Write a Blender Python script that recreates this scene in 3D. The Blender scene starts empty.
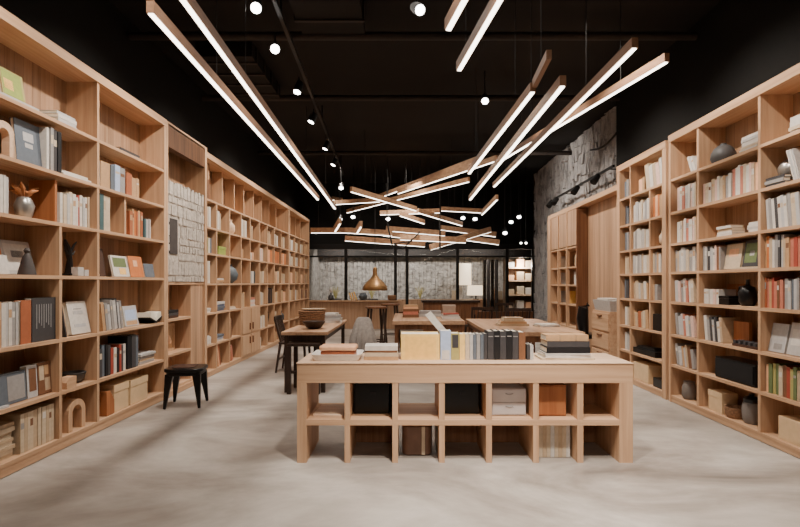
import bpy, bmesh, math, random
from mathutils import Matrix, Vector
random.seed(11)
PI = math.pi
F, CX, CY, H = 500.0, 405.0, 283.0, 1.35
sc = bpy.context.scene
COL = sc.collection

def at(px, py, Y):
    return Vector(((px - CX) * Y / F, Y, H - (py - CY) * Y / F))
def ydep(px, x):            # depth of the point of the plane x seen at column px
    return x * F / (px - CX)

# ------------------------------------------------------------------ materials
def lin(c):
    return tuple(((v / 255) / 12.92) if v / 255 <= .04045 else ((v / 255 + .055) / 1.055) ** 2.4 for v in c)
MATS = {}
def new_mat(name):
    m = bpy.data.materials.new(name); m.use_nodes = True
    nt = m.node_tree
    return m, nt, nt.nodes['Principled BSDF']
def N(nt, t, **kw):
    n = nt.nodes.new(t)
    for k, v in kw.items():
        if k in n.inputs: n.inputs[k].default_value = v
        else: setattr(n, k, v)
    return n
def ramp(nt, fac, stops):
    r = nt.nodes.new('ShaderNodeValToRGB')
    e = r.color_ramp.elements
    while len(e) < len(stops): e.new(.5)
    for el, (p, c) in zip(e, stops):
        el.position = p; el.color = (*c, 1)
    nt.links.new(fac, r.inputs[0]); return r
def plain(name, rgb, rough=.6, metal=0, var=.12, scale=14, spec=.3, bump=0):
    if name in MATS: return MATS[name]
    m, nt, b = new_mat(name)
    c = lin(rgb)
    tc = N(nt, 'ShaderNodeTexCoord'); nz = N(nt, 'ShaderNodeTexNoise', Scale=scale, Detail=3)
    nt.links.new(tc.outputs['Object'], nz.inputs['Vector'])
    r = ramp(nt, nz.outputs[0], [(.3, tuple(v * (1 - var) for v in c)), (.7, tuple(min(1, v * (1 + var)) for v in c))])
    nt.links.new(r.outputs[0], b.inputs['Base Color'])
    b.inputs['Roughness'].default_value = rough; b.inputs['Metallic'].default_value = metal
    b.inputs['Specular IOR Level'].default_value = spec
    if bump:
        bp = N(nt, 'ShaderNodeBump', Strength=bump, Distance=.01)
        nt.links.new(nz.outputs[0], bp.inputs['Height']); nt.links.new(bp.outputs[0], b.inputs['Normal'])
    MATS[name] = m; return m
def wood(name, light, dark, axis, rough=.5, plank=None, fine=1.0):
    """straight-grained wood, grain along axis; plank = (axis index, width) adds board joints"""
    m, nt, b = new_mat(name)
    tc = N(nt, 'ShaderNodeTexCoord'); mp = N(nt, 'ShaderNodeMapping')
    s = [26 * fine] * 3; s[axis] = 1.1
    mp.inputs['Scale'].default_value = s
    nt.links.new(tc.outputs['Object'], mp.inputs['Vector'])
    nz = N(nt, 'ShaderNodeTexNoise', Scale=1.0, Detail=4, Roughness=.6)
    nt.links.new(mp.outputs[0], nz.inputs['Vector'])
    fac = nz.outputs[0]
    L, D = lin(light), lin(dark)
    r = ramp(nt, fac, [(.3, D), (.62, L)])
    out = r.outputs[0]
    if plank:
        sx = N(nt, 'ShaderNodeSeparateXYZ'); nt.links.new(tc.outputs['Object'], sx.inputs[0])
        dv = N(nt, 'ShaderNodeMath', operation='DIVIDE'); dv.inputs[1].default_value = plank[1]
        nt.links.new(sx.outputs[plank[0]], dv.inputs[0])
        fl = N(nt, 'ShaderNodeMath', operation='FLOOR'); nt.links.new(dv.outputs[0], fl.inputs[0])
        wn = N(nt, 'ShaderNodeTexWhiteNoise', noise_dimensions='1D'); nt.links.new(fl.outputs[0], wn.inputs['W'])
        fr = N(nt, 'ShaderNodeMath', operation='FRACT'); nt.links.new(dv.outputs[0], fr.inputs[0])
        jr = ramp(nt, fr.outputs[0], [(0, (.45,) * 3), (.06, (1,) * 3)])
        vr = ramp(nt, wn.outputs[0], [(0, (.72,) * 3), (1, (1.0,) * 3)])
        for src in (jr, vr):
            mx = N(nt, 'ShaderNodeMix', data_type='RGBA', blend_type='MULTIPLY'); mx.inputs[0].default_value = 1
            nt.links.new(out, mx.inputs[6]); nt.links.new(src.outputs[0], mx.inputs[7]); out = mx.outputs[2]
    nt.links.new(out, b.inputs['Base Color'])
    b.inputs['Roughness'].default_value = rough; b.inputs['Specular IOR Level'].default_value = .25
    return m
def emit(name, rgb, strength):
    m, nt, b = new_mat(name)
    b.inputs['Base Color'].default_value = (.8, .8, .8, 1)
    b.inputs['Emission Color'].default_value = (*rgb, 1); b.inputs['Emission Strength'].default_value = strength
    return m

OL, OD = (202, 165, 132), (180, 141, 109)
W = [wood('oak_x', OL, OD, 0), wood('oak_y', OL, OD, 1), wood('oak_z', OL, OD, 2)]
W_BACK = wood('oak_boards', (184, 146, 115), (158, 121, 92), 2, plank=(1, .095))
W_SLAT = wood('oak_slats', (202, 164, 132), (174, 134, 104), 2, plank=(1, .062))
W_DSLAT = wood('dark_oak_slats', (112, 80, 58), (80, 54, 38), 2, plank=(1, .07))
W_BAR = wood('bar_oak', (150, 114, 88), (118, 86, 64), 1, fine=.6)
W_BAR_LIT = wood('bar_oak_lit', (204, 166, 132), (172, 132, 102), 1, fine=.6)  # same bar oak, lightened to paint in the glow of neighbouring LEDs
W_BROWN = wood('brown_wood', (128, 88, 62), (96, 62, 42), 2)
W_DARK = wood('dark_walnut', (66, 50, 42), (40, 30, 26), 2, rough=.4)
W_ORANGE = wood('orange_wood', (172, 112, 72), (146, 88, 54), 2)
W_TABLE = wood('reading_oak', (190, 154, 124), (164, 126, 98), 1)
W_CUBBY = wood('cubby_back', (158, 114, 84), (128, 90, 64), 2)
W_TOP = wood('table_oak', (222, 192, 164), (204, 170, 140), 0)
BLACK = plain('black_metal', (22, 21, 21), .45)
CEIL = plain('ceiling_black', (22, 19, 18), .85, scale=2)
PIPE = plain('pipe_black', (44, 38, 35), .7)
BLKWALL = plain('wall_black', (17, 16, 15), .85)
PAGE = plain('page_paper', (232, 224, 208), .8, var=.05)
LED = emit('led_warm', (1, .90, .76), 6)
LENS = emit('spot_lens', (1, .96, .9), 14)
BULB = emit('lamp_glow', (1, .80, .55), 5)

PAL = dict(white=(208, 201, 193), cream=(200, 181, 155), beige=(188, 164, 136), tan=(188, 150, 112), grey=(152, 148, 146),
           charcoal=(66, 64, 66), black=(30, 29, 31), orange=(196, 116, 66), red=(160, 72, 58), pink=(218, 184, 170), coral=(188, 118, 98),
           brown=(122, 84, 60), teal=(70, 96, 100), blue=(106, 124, 160), yellow=(246, 198, 112), green=(104, 118, 78), olive=(170, 160, 100),
           silver=(184, 182, 182), rust=(168, 98, 66), lime=(150, 164, 78), slate=(98, 106, 116), peach=(230, 178, 140))
PAL['pale blue'] = (176, 192, 222); PAL['dark brown'] = (72, 50, 40); PAL['pale grey'] = (184, 180, 177); PAL['amber'] = (250, 206, 122)
def C(n):
    return plain('cover_' + n.replace(' ', '_'), PAL[n], .55, var=.08, scale=30)

# floor
FLOOR, nt, b = new_mat('polished_concrete')
tc = N(nt, 'ShaderNodeTexCoord'); mp = N(nt, 'ShaderNodeMapping'); mp.inputs['Scale'].default_value = (.55, 1.0, 1)
mp.inputs['Rotation'].default_value = (0, 0, .5)
nt.links.new(tc.outputs['Object'], mp.inputs['Vector'])
n1 = N(nt, 'ShaderNodeTexNoise', Scale=1.1, Detail=6, Roughness=.62, Distortion=.7); nt.links.new(mp.outputs[0], n1.inputs['Vector'])
n2 = N(nt, 'ShaderNodeTexNoise', Scale=9, Detail=5, Roughness=.7); nt.links.new(mp.outputs[0], n2.inputs['Vector'])
r1 = ramp(nt, n1.outputs[0], [(.32, lin((124, 115, 107))), (.5, lin((168, 159, 151))), (.68, lin((202, 195, 187)))])
r2 = ramp(nt, n2.outputs[0], [(.3, (.86,) * 3), (.7, (1,) * 3)])
mx = N(nt, 'ShaderNodeMix', data_type='RGBA', blend_type='MULTIPLY'); mx.inputs[0].default_value = 1
nt.links.new(r1.outputs[0], mx.inputs[6]); nt.links.new(r2.outputs[0], mx.inputs[7]); nt.links.new(mx.outputs[2], b.inputs['Base Color'])
rr = N(nt, 'ShaderNodeMapRange'); rr.inputs['To Min'].default_value = .28; rr.inputs['To Max'].default_value = .55
nt.links.new(n1.outputs[0], rr.inputs[0]); nt.links.new(rr.outputs[0], b.inputs['Roughness'])
b.inputs['Specular IOR Level'].default_value = .4
# rough stone, built of upright chipped strokes
def stone(name, lo, hi, sc_, strength, dist):
    m, nt, b = new_mat(name)
    tc = N(nt, 'ShaderNodeTexCoord'); mp = N(nt, 'ShaderNodeMapping'); mp.inputs['Scale'].default_value = sc_
    nt.links.new(tc.outputs['Object'], mp.inputs['Vector'])
    v = N(nt, 'ShaderNodeTexVoronoi', Scale=1); n = N(nt, 'ShaderNodeTexNoise', Scale=3, Detail=6, Roughness=.7)
    for q in (v, n): nt.links.new(mp.outputs[0], q.inputs['Vector'])
    ad = N(nt, 'ShaderNodeMath', operation='MULTIPLY_ADD'); ad.inputs[1].default_value = .6
    nt.links.new(v.outputs['Distance'], ad.inputs[0]); nt.links.new(n.outputs[0], ad.inputs[2])
    r = ramp(nt, ad.outputs[0], [(.35, lin(lo)), (.9, lin(hi))])
    nt.links.new(r.outputs[0], b.inputs['Base Color']); b.inputs['Roughness'].default_value = .9
    bp = N(nt, 'ShaderNodeBump', Strength=strength, Distance=dist)
    nt.links.new(ad.outputs[0], bp.inputs['Height']); nt.links.new(bp.outputs[0], b.inputs['Normal'])
    return m
STONE = stone('chipped_stone', (98, 97, 98), (176, 174, 174), (3, 5.5, 2.6), .9, .08)
STONE_FAR = stone('grey_stone', (112, 109, 107), (196, 192, 188), (6, 6, 6), .9, .06)
PLASTER = plain('carved_plaster', (186, 176, 166), .9, var=.2, scale=26, bump=.6)
GREYCLOTH = plain('grey_linen', (132, 124, 118), .95, var=.15, scale=24)
WOVEN = plain('woven_brown', (140, 106, 80), .8, var=.35, scale=60, bump=.5)
BRASS = plain('aged_brass', (156, 120, 80), .38, metal=.65, var=.12, scale=8)
DARKPOT = plain('dark_ceramic', (74, 72, 72), .5)
BLACKG = plain('black_gloss', (18, 17, 18), .3)
CREAMBOX = plain('cream_card', (214, 184, 146), .75, var=.06)
SHADE = emit('paper_shade', (1, .76, .5), 1.3)
SHADE.node_tree.nodes['Principled BSDF'].inputs['Base Color'].default_value = (.8, .7, .55, 1)
CURTAIN = plain('curtain_grey', (98, 94, 94), .9)
SILVER = plain('silver_metal', (170, 166, 160), .3, metal=.7)
GLASS, nt, b = new_mat('clear_glass')
nt.nodes.remove(b)
tr = N(nt, 'ShaderNodeBsdfTransparent'); tr.inputs[0].default_value = (.94, .95, .95, 1)
gl = N(nt, 'ShaderNodeBsdfGlossy', Roughness=.03); fz = N(nt, 'ShaderNodeFresnel', IOR=1.35)
mxs = N(nt, 'ShaderNodeMixShader')
nt.links.new(fz.outputs[0], mxs.inputs[0]); nt.links.new(tr.outputs[0], mxs.inputs[1]); nt.links.new(gl.outputs[0], mxs.inputs[2])
nt.links.new(mxs.outputs[0], nt.nodes['Material Output'].inputs[0])

# ------------------------------------------------------------------ mesh builder
class MB:
    def __init__(s, M=None):
        s.bm = bmesh.new(); s.M = M or Matrix.Identity(4)
    def _v(s, p):
        return s.bm.verts.new(s.M @ Vector(p))
    def hexa(s, p, mi=0):
        v = [s._v(q) for q in p]
        for f in ((0, 3, 2, 1), (4, 5, 6, 7), (0, 1, 5, 4), (1, 2, 6, 5), (2, 3, 7, 6), (3, 0, 4, 7)):
            s.bm.faces.new([v[i] for i in f]).material_index = mi
        return s
    def box(s, x0, x1, y0, y1, z0, z1, mi=0):
        x0, x1 = sorted((x0, x1)); y0, y1 = sorted((y0, y1)); z0, z1 = sorted((z0, z1))
        return s.hexa([(x0, y0, z0), (x1, y0, z0), (x1, y1, z0), (x0, y1, z0), (x0, y0, z1), (x1, y0, z1), (x1, y1, z1), (x0, y1, z1)], mi)
    def bar(s, a, b, w, h, mi=0, w2=None, h2=None):
        """square rod from a to b"""
        a, b = Vector(a), Vector(b); u = (b - a).normalized()
        r = Vector((0, 0, 1)) if abs(u.z) < .95 else Vector((0, 1, 0))
        v = u.cross(r).normalized(); t = v.cross(u).normalized()
        w2 = w if w2 is None else w2; h2 = h if h2 is None else h2
        P = []
        for c, ww, hh in ((a, w, h), (b, w2, h2)):
            P.append([c - v * ww / 2 - t * hh / 2, c + v * ww / 2 - t * hh / 2, c + v * ww / 2 + t * hh / 2, c - v * ww / 2 + t * hh / 2])
        return s.hexa(P[0] + P[1], mi)
    def rings(s, rings, mi=0, cap=True):
        vs = [[s._v(p) for p in r] for r in rings]
        n = len(vs[0])
        for a, b in zip(vs, vs[1:]):
            for i in range(n):
                s.bm.faces.new((a[i], a[(i + 1) % n], b[(i + 1) % n], b[i])).material_index = mi
        if cap:
            s.bm.faces.new(vs[0][::-1]).material_index = mi; s.bm.faces.new(vs[-1]).material_index = mi
        return s
    def lathe(s, c, prof, n=20, mi=0, cap=True):
        return s.rings([[(c[0] + r * math.cos(2 * PI * i / n), c[1] + r * math.sin(2 * PI * i / n), c[2] + z) for i in range(n)] for r, z in prof], mi, cap)
    def tube(s, pts, r, n=8, mi=0):
        pts = [Vector(p) for p in pts]; R = []
        for i, p in enumerate(pts):
            u = (pts[min(i + 1, len(pts) - 1)] - pts[max(i - 1, 0)]).normalized()
            q = Vector((0, 0, 1)) if abs(u.z) < .9 else Vector((1, 0, 0))
            v = u.cross(q).normalized(); t = u.cross(v)
            rr = r[i] if isinstance(r, (list, tuple)) else r
            R.append([p + v * rr * math.cos(2 * PI * k / n) + t * rr * math.sin(2 * PI * k / n) for k in range(n)])
        return s.rings(R, mi)
    def rbox(s, x0, x1, y0, y1, z0, z1, rad, n=5, mi=0):
        def ring(z, ins=0):
            P = []
            for cx, cy, a0 in ((x1 - rad, y1 - rad, 0), (x0 + rad, y1 - rad, 90), (x0 + rad, y0 + rad, 180), (x1 - rad, y0 + rad, 270)):
                for k in range(n + 1):
                    a = math.radians(a0 + 90 * k / n); P.append((cx + (rad - ins) * math.cos(a), cy + (rad - ins) * math.sin(a), z))
            return P
        e = min(rad * .3, (z1 - z0) * .2)
        return s.rings([ring(z0, e), ring(z0 + e), ring(z1 - e), ring(z1, e)], mi)
    def prism(s, poly, axis, a0, a1, mi=0):
        """poly of 2-D points extruded along axis (0: poly is y,z; 1: poly is x,z)"""
        def P(q, a): return (a, q[0], q[1]) if axis == 0 else (q[0], a, q[1])
        return s.rings([[P(q, a0) for q in poly], [P(q, a1) for q in poly]], mi)
    def build(s, name, mat, parent=None, bevel=0, smooth=False):
        bm = s.bm
        bmesh.ops.recalc_face_normals(bm, faces=bm.faces)
        if bevel:
            bmesh.ops.bevel(bm, geom=list(bm.edges), offset=bevel, segments=2, affect='EDGES', profile=.6)
        lo = Vector((1e9,) * 3); hi = -lo
        for v in bm.verts:
            for i in range(3): lo[i] = min(lo[i], v.co[i]); hi[i] = max(hi[i], v.co[i])
        if parent is None: org = Vector(((lo.x + hi.x) / 2, (lo.y + hi.y) / 2, lo.z))
        else: org = ORG[parent.name]
        for v in bm.verts: v.co -= org
        me = bpy.data.meshes.new(name); bm.to_mesh(me); bm.free()
        for q in (mat if isinstance(mat, (list, tuple)) else [mat]): me.materials.append(q)
        if smooth:
            for p in me.polygons: p.use_smooth = True
            try: me.set_sharp_from_angle(angle=math.radians(40))
            except Exception: pass
        o = bpy.data.objects.new(name, me); COL.objects.link(o)
        if parent is None: o.location = org
        else: o.parent = parent
        ORG[o.name] = org
        return o
ORG = {}
def tag(o, label, cat, group=None, kind=None):
    if kind: o['kind'] = kind
    if label: o['label'] = label
    if cat: o['category'] = cat
    if group: o['group'] = group
    return o
def thing(name, loc, label, cat, group=None):
    o = bpy.data.objects.new(name, None); COL.objects.link(o); o.location = loc; o.empty_display_size = .1
    ORG[o.name] = Vector(loc); return tag(o, label, cat, group)
def struct(name, mb, mat, **k):
    o = mb.build(name, mat, **k); o['kind'] = 'structure'; return o
def cbox(name, mat, parent, *a, bevel=0):
    return MB().box(*a).build(name, mat, parent, bevel)

# ------------------------------------------------------------------ room shell
CH = 4.35
struct('floor', MB().box(-3.6, 4.6, -1.5, 19, -.1, 0), FLOOR)
struct('ceiling', MB().box(-3.6, 4.6, -1.5, 19, CH, CH + .1), CEIL)
struct('wall_left', MB().box(-3.3, -3.14, -1.5, 19, 0, CH), BLKWALL)
struct('wall_right', MB().box(3.36, 3.52, -1.5, 7.95, 0, CH), BLKWALL)
def chipped(mb, axis, f0, out, a0, a1, z0, z1, cw, chh, dep):
    a = a0
    while a < a1:
        w_ = min(cw * random.uniform(.6, 1.4), a1 - a)
        if a1 - (a + w_) < .03: w_ = a1 - a
        z = z0 - random.uniform(0, chh)
        while z < z1:
            h_ = chh * random.uniform(.5, 1.5); za, zb = max(z, z0), min(z + h_, z1)
            if zb - za > .01:
                d = [f0 + out * random.uniform(.15, 1) * dep for _ in range(4)]
                q = ((a, za), (a + w_, za), (a + w_, zb), (a, zb))
                if axis == 0: P = [(f0, y, zz_) for y, zz_ in q] + [(d[i], y + (.012, -.012, -.012, .012)[i], zz_ + (.012, .012, -.012, -.012)[i]) for i, (y, zz_) in enumerate(q)]
                else: P = [(y, f0, zz_) for y, zz_ in q] + [(y + (.012, -.012, -.012, .012)[i], d[i], zz_ + (.012, .012, -.012, -.012)[i]) for i, (y, zz_) in enumerate(q)]
                mb.hexa(P)
            z += h_
        a += w_
    return mb
mb = MB().box(3.60, 3.75, 7.95, 13.75, 0, CH); chipped(mb, 0, 3.60, -1, 7.96, 13.75, 0, CH, .14, .34, .075)
struct('wall_right_stone', mb, STONE)
struct('wall_behind_camera', MB().box(-3.6, 4.6, -1.62, -1.5, 0, CH), BLKWALL)
mb = MB().box(-3.6, 4.6, 18, 18.15, 0, 2.75); chipped(mb, 1, 18, -1, -3.1, 4.4, .3, 2.75, .13, .2, .06)
struct('wall_back', mb, STONE_FAR)
struct('beam_back_room', MB().box(-3.05, 4.4, 17.4, 17.92, 2.27, 2.77), plain('bulkhead_grey', (58, 56, 56), .8))
struct('wall_left_back_room', MB().box(-3.135, -3.06, 15.12, 17.9, 0, 2.75), STONE_FAR)
struct('wall_back_upper', MB().box(-3.6, 4.6, 15.02, 15.1, 2.52, CH), BLKWALL)
struct('wall_right_back_room', MB().box(4.45, 4.6, 13.75, 18, 0, CH), BLKWALL)
struct('wall_right_return', MB().box(3.56, 4.45, 13.75, 13.9, 0, CH), BLKWALL)
struct('ceiling_back_room', MB().box(-3.1, 4.4, 15.12, 18, 2.78, 2.86), plain('back_room_ceiling', (120, 116, 112), .8))

# glass partition with black mullions
YP = 15.0
def zz(py, Y): return H - (py - CY) * Y / F
w = thing('window_1', (0, YP, 0), None, None); w['kind'] = 'structure'
cbox('header_bar', BLACK, w, -3.1, 4.4, YP - .04, YP + .04, 2.36, 2.52)
cbox('header_bar', BLACK, w, -3.1, 4.4, YP - .03, YP + .03, 2.12, 2.17)
for px, zb in ((346, .82), (395.5, .5), (407, .5), (457.5, .5), (507, .3), (533, .02)):
    x = (px - CX) * YP / F
    cbox('mullion', BLACK, w, x - .045, x + .045, YP - .05, YP + .05, .02, 2.36)
cbox('pane', GLASS, w, -3.05, 4.35, YP - .004, YP + .004, .82, 2.36)
# low oak wall under the glass
struct('trim_1', MB().box(-3.1, -.2, YP - .3, YP - .08, 0, .8), W_SLAT)
struct('trim_2', MB().box(-3.1, -.1, YP - .36, YP - .05, .8, .84), W[0])
struct('trim_3', MB().box(-.2, 4.3, YP - .2, YP - .08, 0, .5), W_BROWN)

# ceiling services
def pipe(name, a, b, r, label, cat, mat=PIPE):
    return tag(MB().tube([a, b], r, 12).build(name, mat, smooth=True), label, cat, 'ceiling services')
for py, zq, lab in ((36, 4.15, 'first black crossing pipe under the ceiling, above the front table'), (98, 4.2, 'second black crossing pipe under the ceiling, above the long tables'),
                (153, 4.12, 'third black crossing pipe, nearer the glass partition'), (200, 4.05, 'last black crossing pipe, close to the glass partition')):
    Y = (zq - H) * F / (CY - py)
    pipe('ceiling_pipe', (-3.12, Y, zq), (3.3 if Y < 7.9 else 3.54, Y, zq), .045, lab, 'pipe')
def duct(x0, x1, y0, y1, z0, label):
    t = thing('air_duct', ((x0 + x1) / 2, (y0 + y1) / 2, z0), label, 'duct', 'ceiling services')
    cbox('duct_body', CEIL, t, x0, x1, y0, y1, z0, CH - .01)
    for k in range(4):
        y = y0 + (y1 - y0) * (k + .5) / 4
        cbox('flange', PIPE, t, x0 - .02, x1 + .02, y - .02, y + .02, z0 - .02, CH - .012)
duct(-1.15, -.45, 3.2, 5.6, 4.14, 'square black ventilation duct under the ceiling beside the spotlight track')
duct(2.35, 3.05, 3.6, 5.0, 4.2, 'wide black ventilation duct over the dome vase bookcase')
duct(-2.6, -1.9, 6.2, 7.6, 4.16, 'short black ventilation duct above the carved plaster panel')

# ------------------------------------------------------------------ bookcases
SH_L = [.10, .475, .90, 1.41, 1.835, 2.235, 2.65]
SH_F = [.08, .46, .92, 1.345, 1.78, 2.155, 2.55]
SH_R = [.08, .43, .77, 1.14, 1.476, 1.797, 2.15, 2.526]
def sidebox(s, name, mat, par, d0, d1, y0, y1, z0, z1, bevel=0):
    """d measured away from the room's middle; s -1 left wall, +1 right wall"""
    return cbox(name, mat, par, s * d0, s * d1, y0, y1, z0, z1, bevel=bevel)
def case(name, s, xf, y0, y1, top, label, bays, divs, depth=.3, fascia=.08, plinth=.07, end=.05):
    """bays: (ya, yb, [shelf heights]); divs: (y, z0, z1, setback)"""
    t = thing(name, (s * (xf + depth / 2), (y0 + y1) / 2, 0), label, 'bookcase', 'oak wall bookcases')
    sidebox(s, 'back_panel', W_BACK, t, xf + depth - .02, xf + depth, y0, y1, 0, top)
    sidebox(s, 'plinth', W[1], t, xf + .004, xf + depth - .02, y0 + end, y1 - end, .006, min(b_[2][0] for b_ in bays) - .0285)
    sidebox(s, 'top_panel', W[1], t, xf - .01, xf + depth - .02, y0, y1, top - fascia, top)
    for ya, yb in ((y0, y0 + end), (y1 - end, y1)):
        sidebox(s, 'end_panel', W[2], t, xf - .004, xf + depth - .02, ya, yb, 0, top - fascia)
    for ya, yb, zs in bays:
        for z in zs:
            sidebox(s, 'shelf', W[1], t, xf, xf + depth - .02, ya, yb, z - .028, z)
    for y, z0, z1, sb in divs:
        sidebox(s, 'divider', W[2], t, xf + .002 + sb, xf + depth - .02, y - .016, y + .016, z0, z1)
    return t
XL, XF, XR = 2.77, 2.80, 3.02
yL = lambda px, x=XL: x * F / (CX - px)
yR = lambda px, x=XR: x * F / (px - CX)
yd = yL(98.5); yd2 = yL(61); ye = yL(166)
case('bookcase', -1, XL, 2.2, ye, 3.24, 'tall oak wall bookcase beside the black stool',
     [(2.25, ye - .05, SH_L)],
     [(yd, .07, 3.16, 0), (yd2, .07, 1.81, 0), (2.95, .07, 1.81, 0), (yL(127.5), 1.835, 2.207, .02), (2.9, 1.81, 3.16, 0)])
# niche with carved plaster panel
yn0, yn1 = ye + .01, yL(207)
t = thing('display_niche', (-XL - .1, (yn0 + yn1) / 2, 0), 'oak display niche with carved grey plaster panel and slatted dark header', 'niche')
sidebox(-1, 'back_panel', W_BACK, t, XL + .28, XL + .3, yn0, yn1, 0, 3.2)
sidebox(-1, 'header', W_DSLAT, t, XL, XL + .1, yn0 + .04, yn1 - .07, 2.95, 3.22)
sidebox(-1, 'top_panel', W[1], t, XL, XL + .28, yn0, yn1, 3.2, 3.24)
sidebox(-1, 'side_post', W[2], t, XL - .002, XL + .28, yn0, yn0 + .04, 0, 3.2)
sidebox(-1, 'side_post', W[2], t, XL - .002, XL + .28, yn1 - .07, yn1, 0, 3.2)
yni = yL(193)
sidebox(-1, 'divider', W_SLAT, t, XL + .03, XL + .28, yni, yn1 - .07, .07, 1.33)
for z in (.1, .5, .92, 1.36): sidebox(-1, 'shelf', W[1], t, XL + .02, XL + .28, yn0 + .04, yni if z < 1.3 else yn1 - .07, z - .03, z)
sidebox(-1, 'plinth', W[1], t, XL, XL + .28, yn0 + .04, yn1 - .07, .006, .07)
pl = MB()
pa, pb, pz0, pz1 = yn0 + .045, yn1 - .075, 1.365, 2.58
pl.box(-XL - .10, -XL - .02, pa, pb, pz0, pz1 - .05)
z = pz0
while z < pz1 - .03:
    hh = random.uniform(.07, .19); y = pa
    while y < pb - .01:
        ww = min(random.uniform(.025, .06), pb - y)
        slot = y < pa + .3 and 1.62 < z < 2.15 and y > pa + .04
        if not slot:
            h2 = min(hh * random.uniform(.75, 1.05), pz1 - z)
            d = random.uniform(.002, .016)
            pl.box(-XL - .03, -XL - .018 + d, y + .003, y + ww - .004, z + .004, z + h2 - .006)
        y += ww
    z += hh
pp = pl.build('plaster_panel', PLASTER, t); pp['label'] = 'carved grey plaster panel with upright chipped strokes'
sidebox(-1, 'slot', plain('slot_dark', (70, 64, 62), .8), pp, XL + .008, XL + .024, pa + .06, pa + .26, 1.7, 2.12)

# long bookcase: two lengths
PXF = [206.5, 217, 230, 241.5, 250.5, 260, 267.7, 274.7, 281.3, 288.2]
yF = [yL(p, XF) for p in PXF]
t = case('bookcase', -1, XF, yn1 + .005, yF[-1] + .08, 3.2, 'long oak cubbyhole bookcase with cabinet doors beyond the plaster panel', [(yn1 + .05, yF[-1] + .03, SH_F)],
     [(y, .07, 2.53, 0) for y in yF[1:-1]] + [(y, 2.55, 3.12, .12) for y in yF[1:-1]], plinth=.055)
LONGCASE = t
for c in (3, 4):
    for z0, z1 in ((.085, .43), (.465, .89)):
        d = sidebox(-1, 'door', W[2], t, XF - .012, XF + .008, yF[c] + .02, yF[c + 1] - .02, z0, z1)
        hy = yF[c + 1] - .09 if c == 3 else yF[c] + .07
        sidebox(-1, 'handle', W_BROWN, d, XF - .035, XF - .0125, hy, hy + .02, z1 - .16 if z0 < .2 else z0 + .05, z1 - .04 if z0 < .2 else z0 + .17)
YE0, YE1 = yF[-1] + .09, 14.62
pe = [YE0 + .05 + (YE1 - YE0 - .1) * k / 4 for k in range(5)]
case('bookcase', -1, XF, YE0, YE1, 3.2, 'last oak cubbyhole bookcase, ending at the glass partition', [(YE0 + .05, YE1 - .05, SH_F)],
     [(y, .07, 2.53, 0) for y in pe[1:-1]] + [(y, 2.55, 3.12, .12) for y in pe[1:-1]], plinth=.055)
# right wall
yr = {p: yR(p) for p in (617, 622.5, 630, 649.5, 665, 669, 697.5, 759, 853)}
case('bookcase', 1, XR, 2.2, yr[669], 3.03, 'tall oak bookcase holding the dark dome vase and silver globe', [(2.25, yr[669] - .04, SH_R)],
     [(yr[697.5], .07, 2.95, 0), (yr[759], .07, 2.95, 0), (yr[853], .07, 2.95, 0)], end=.04)
t = case('bookcase', 1, XR, yr[669] + .06, yr[617], 3.0, 'slim oak bookcase with a narrow end column, beside the slatted wall', [(yr[669] + .1, yr[617] - .09, SH_R)],
     [(yr[630], .07, 2.92, 0), (yr[649.5], .74, 2.5, 0)], end=.09)

# ------------------------------------------------------------------ books
LEDGER = []          # (unit, shelf index, y, obj, colour, form)
def mat_side(s, y, x, z):
    R = Matrix.Rotation(PI / 2 if s < 0 else -PI / 2, 4, 'Z')
    return Matrix.Translation((x, y, z)) @ R
def book(M, w, h, d, col, parts=True, name='book', band=None):
    c = min(.004, w * .16)
    mb = MB(M)
    mb.box(0, c, 0, d, 0, h); mb.box(w - c, w, 0, d, 0, h); mb.box(c, w - c, 0, c, 0, h)
    if parts:
        o = mb.build(name, C(col))
        MB(M).box(c, w - c, c, d - .004, .004, h - .005).build('pages', PAGE, o)
        if band:
            MB(M).box(w * .12, w * .88, -.0012, 0, h * band[1], h * band[2]).build('spine_label', C(band[0]), o)
    else:
        mb.box(c, w - c, c, d - .004, .004, h - .005, 1)
        o = mb.build(name, [C(col), PAGE])
    return o
def clampy(unit, k, ya, yb):
    if unit == 'LN':
        ds = [2.25] + ([2.9] if k >= 4 else [2.95, yd2]) + [yd] + ([yL(127.5)] if k == 4 else []) + [ye - .05]
    elif unit == 'RN': ds = [2.25, yr[853], yr[759], yr[697.5], yr[669] - .04]
    elif unit == 'RS': ds = [yr[669] + .1] + ([yr[649.5]] if 2 <= k <= 6 else []) + [yr[630], yr[617] - .09]
    else: return ya, yb
    lo, hi = min(ya, yb), max(ya, yb); m = (lo + hi) / 2
    ds.sort()
    a = max([d for d in ds if d <= m] or [lo - 1]) + .02; b = min([d for d in ds if d > m] or [hi + 1]) - .02
    lo, hi = max(lo, a), min(hi, b)
    return (lo, hi) if ya <= yb else (hi, lo)
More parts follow.
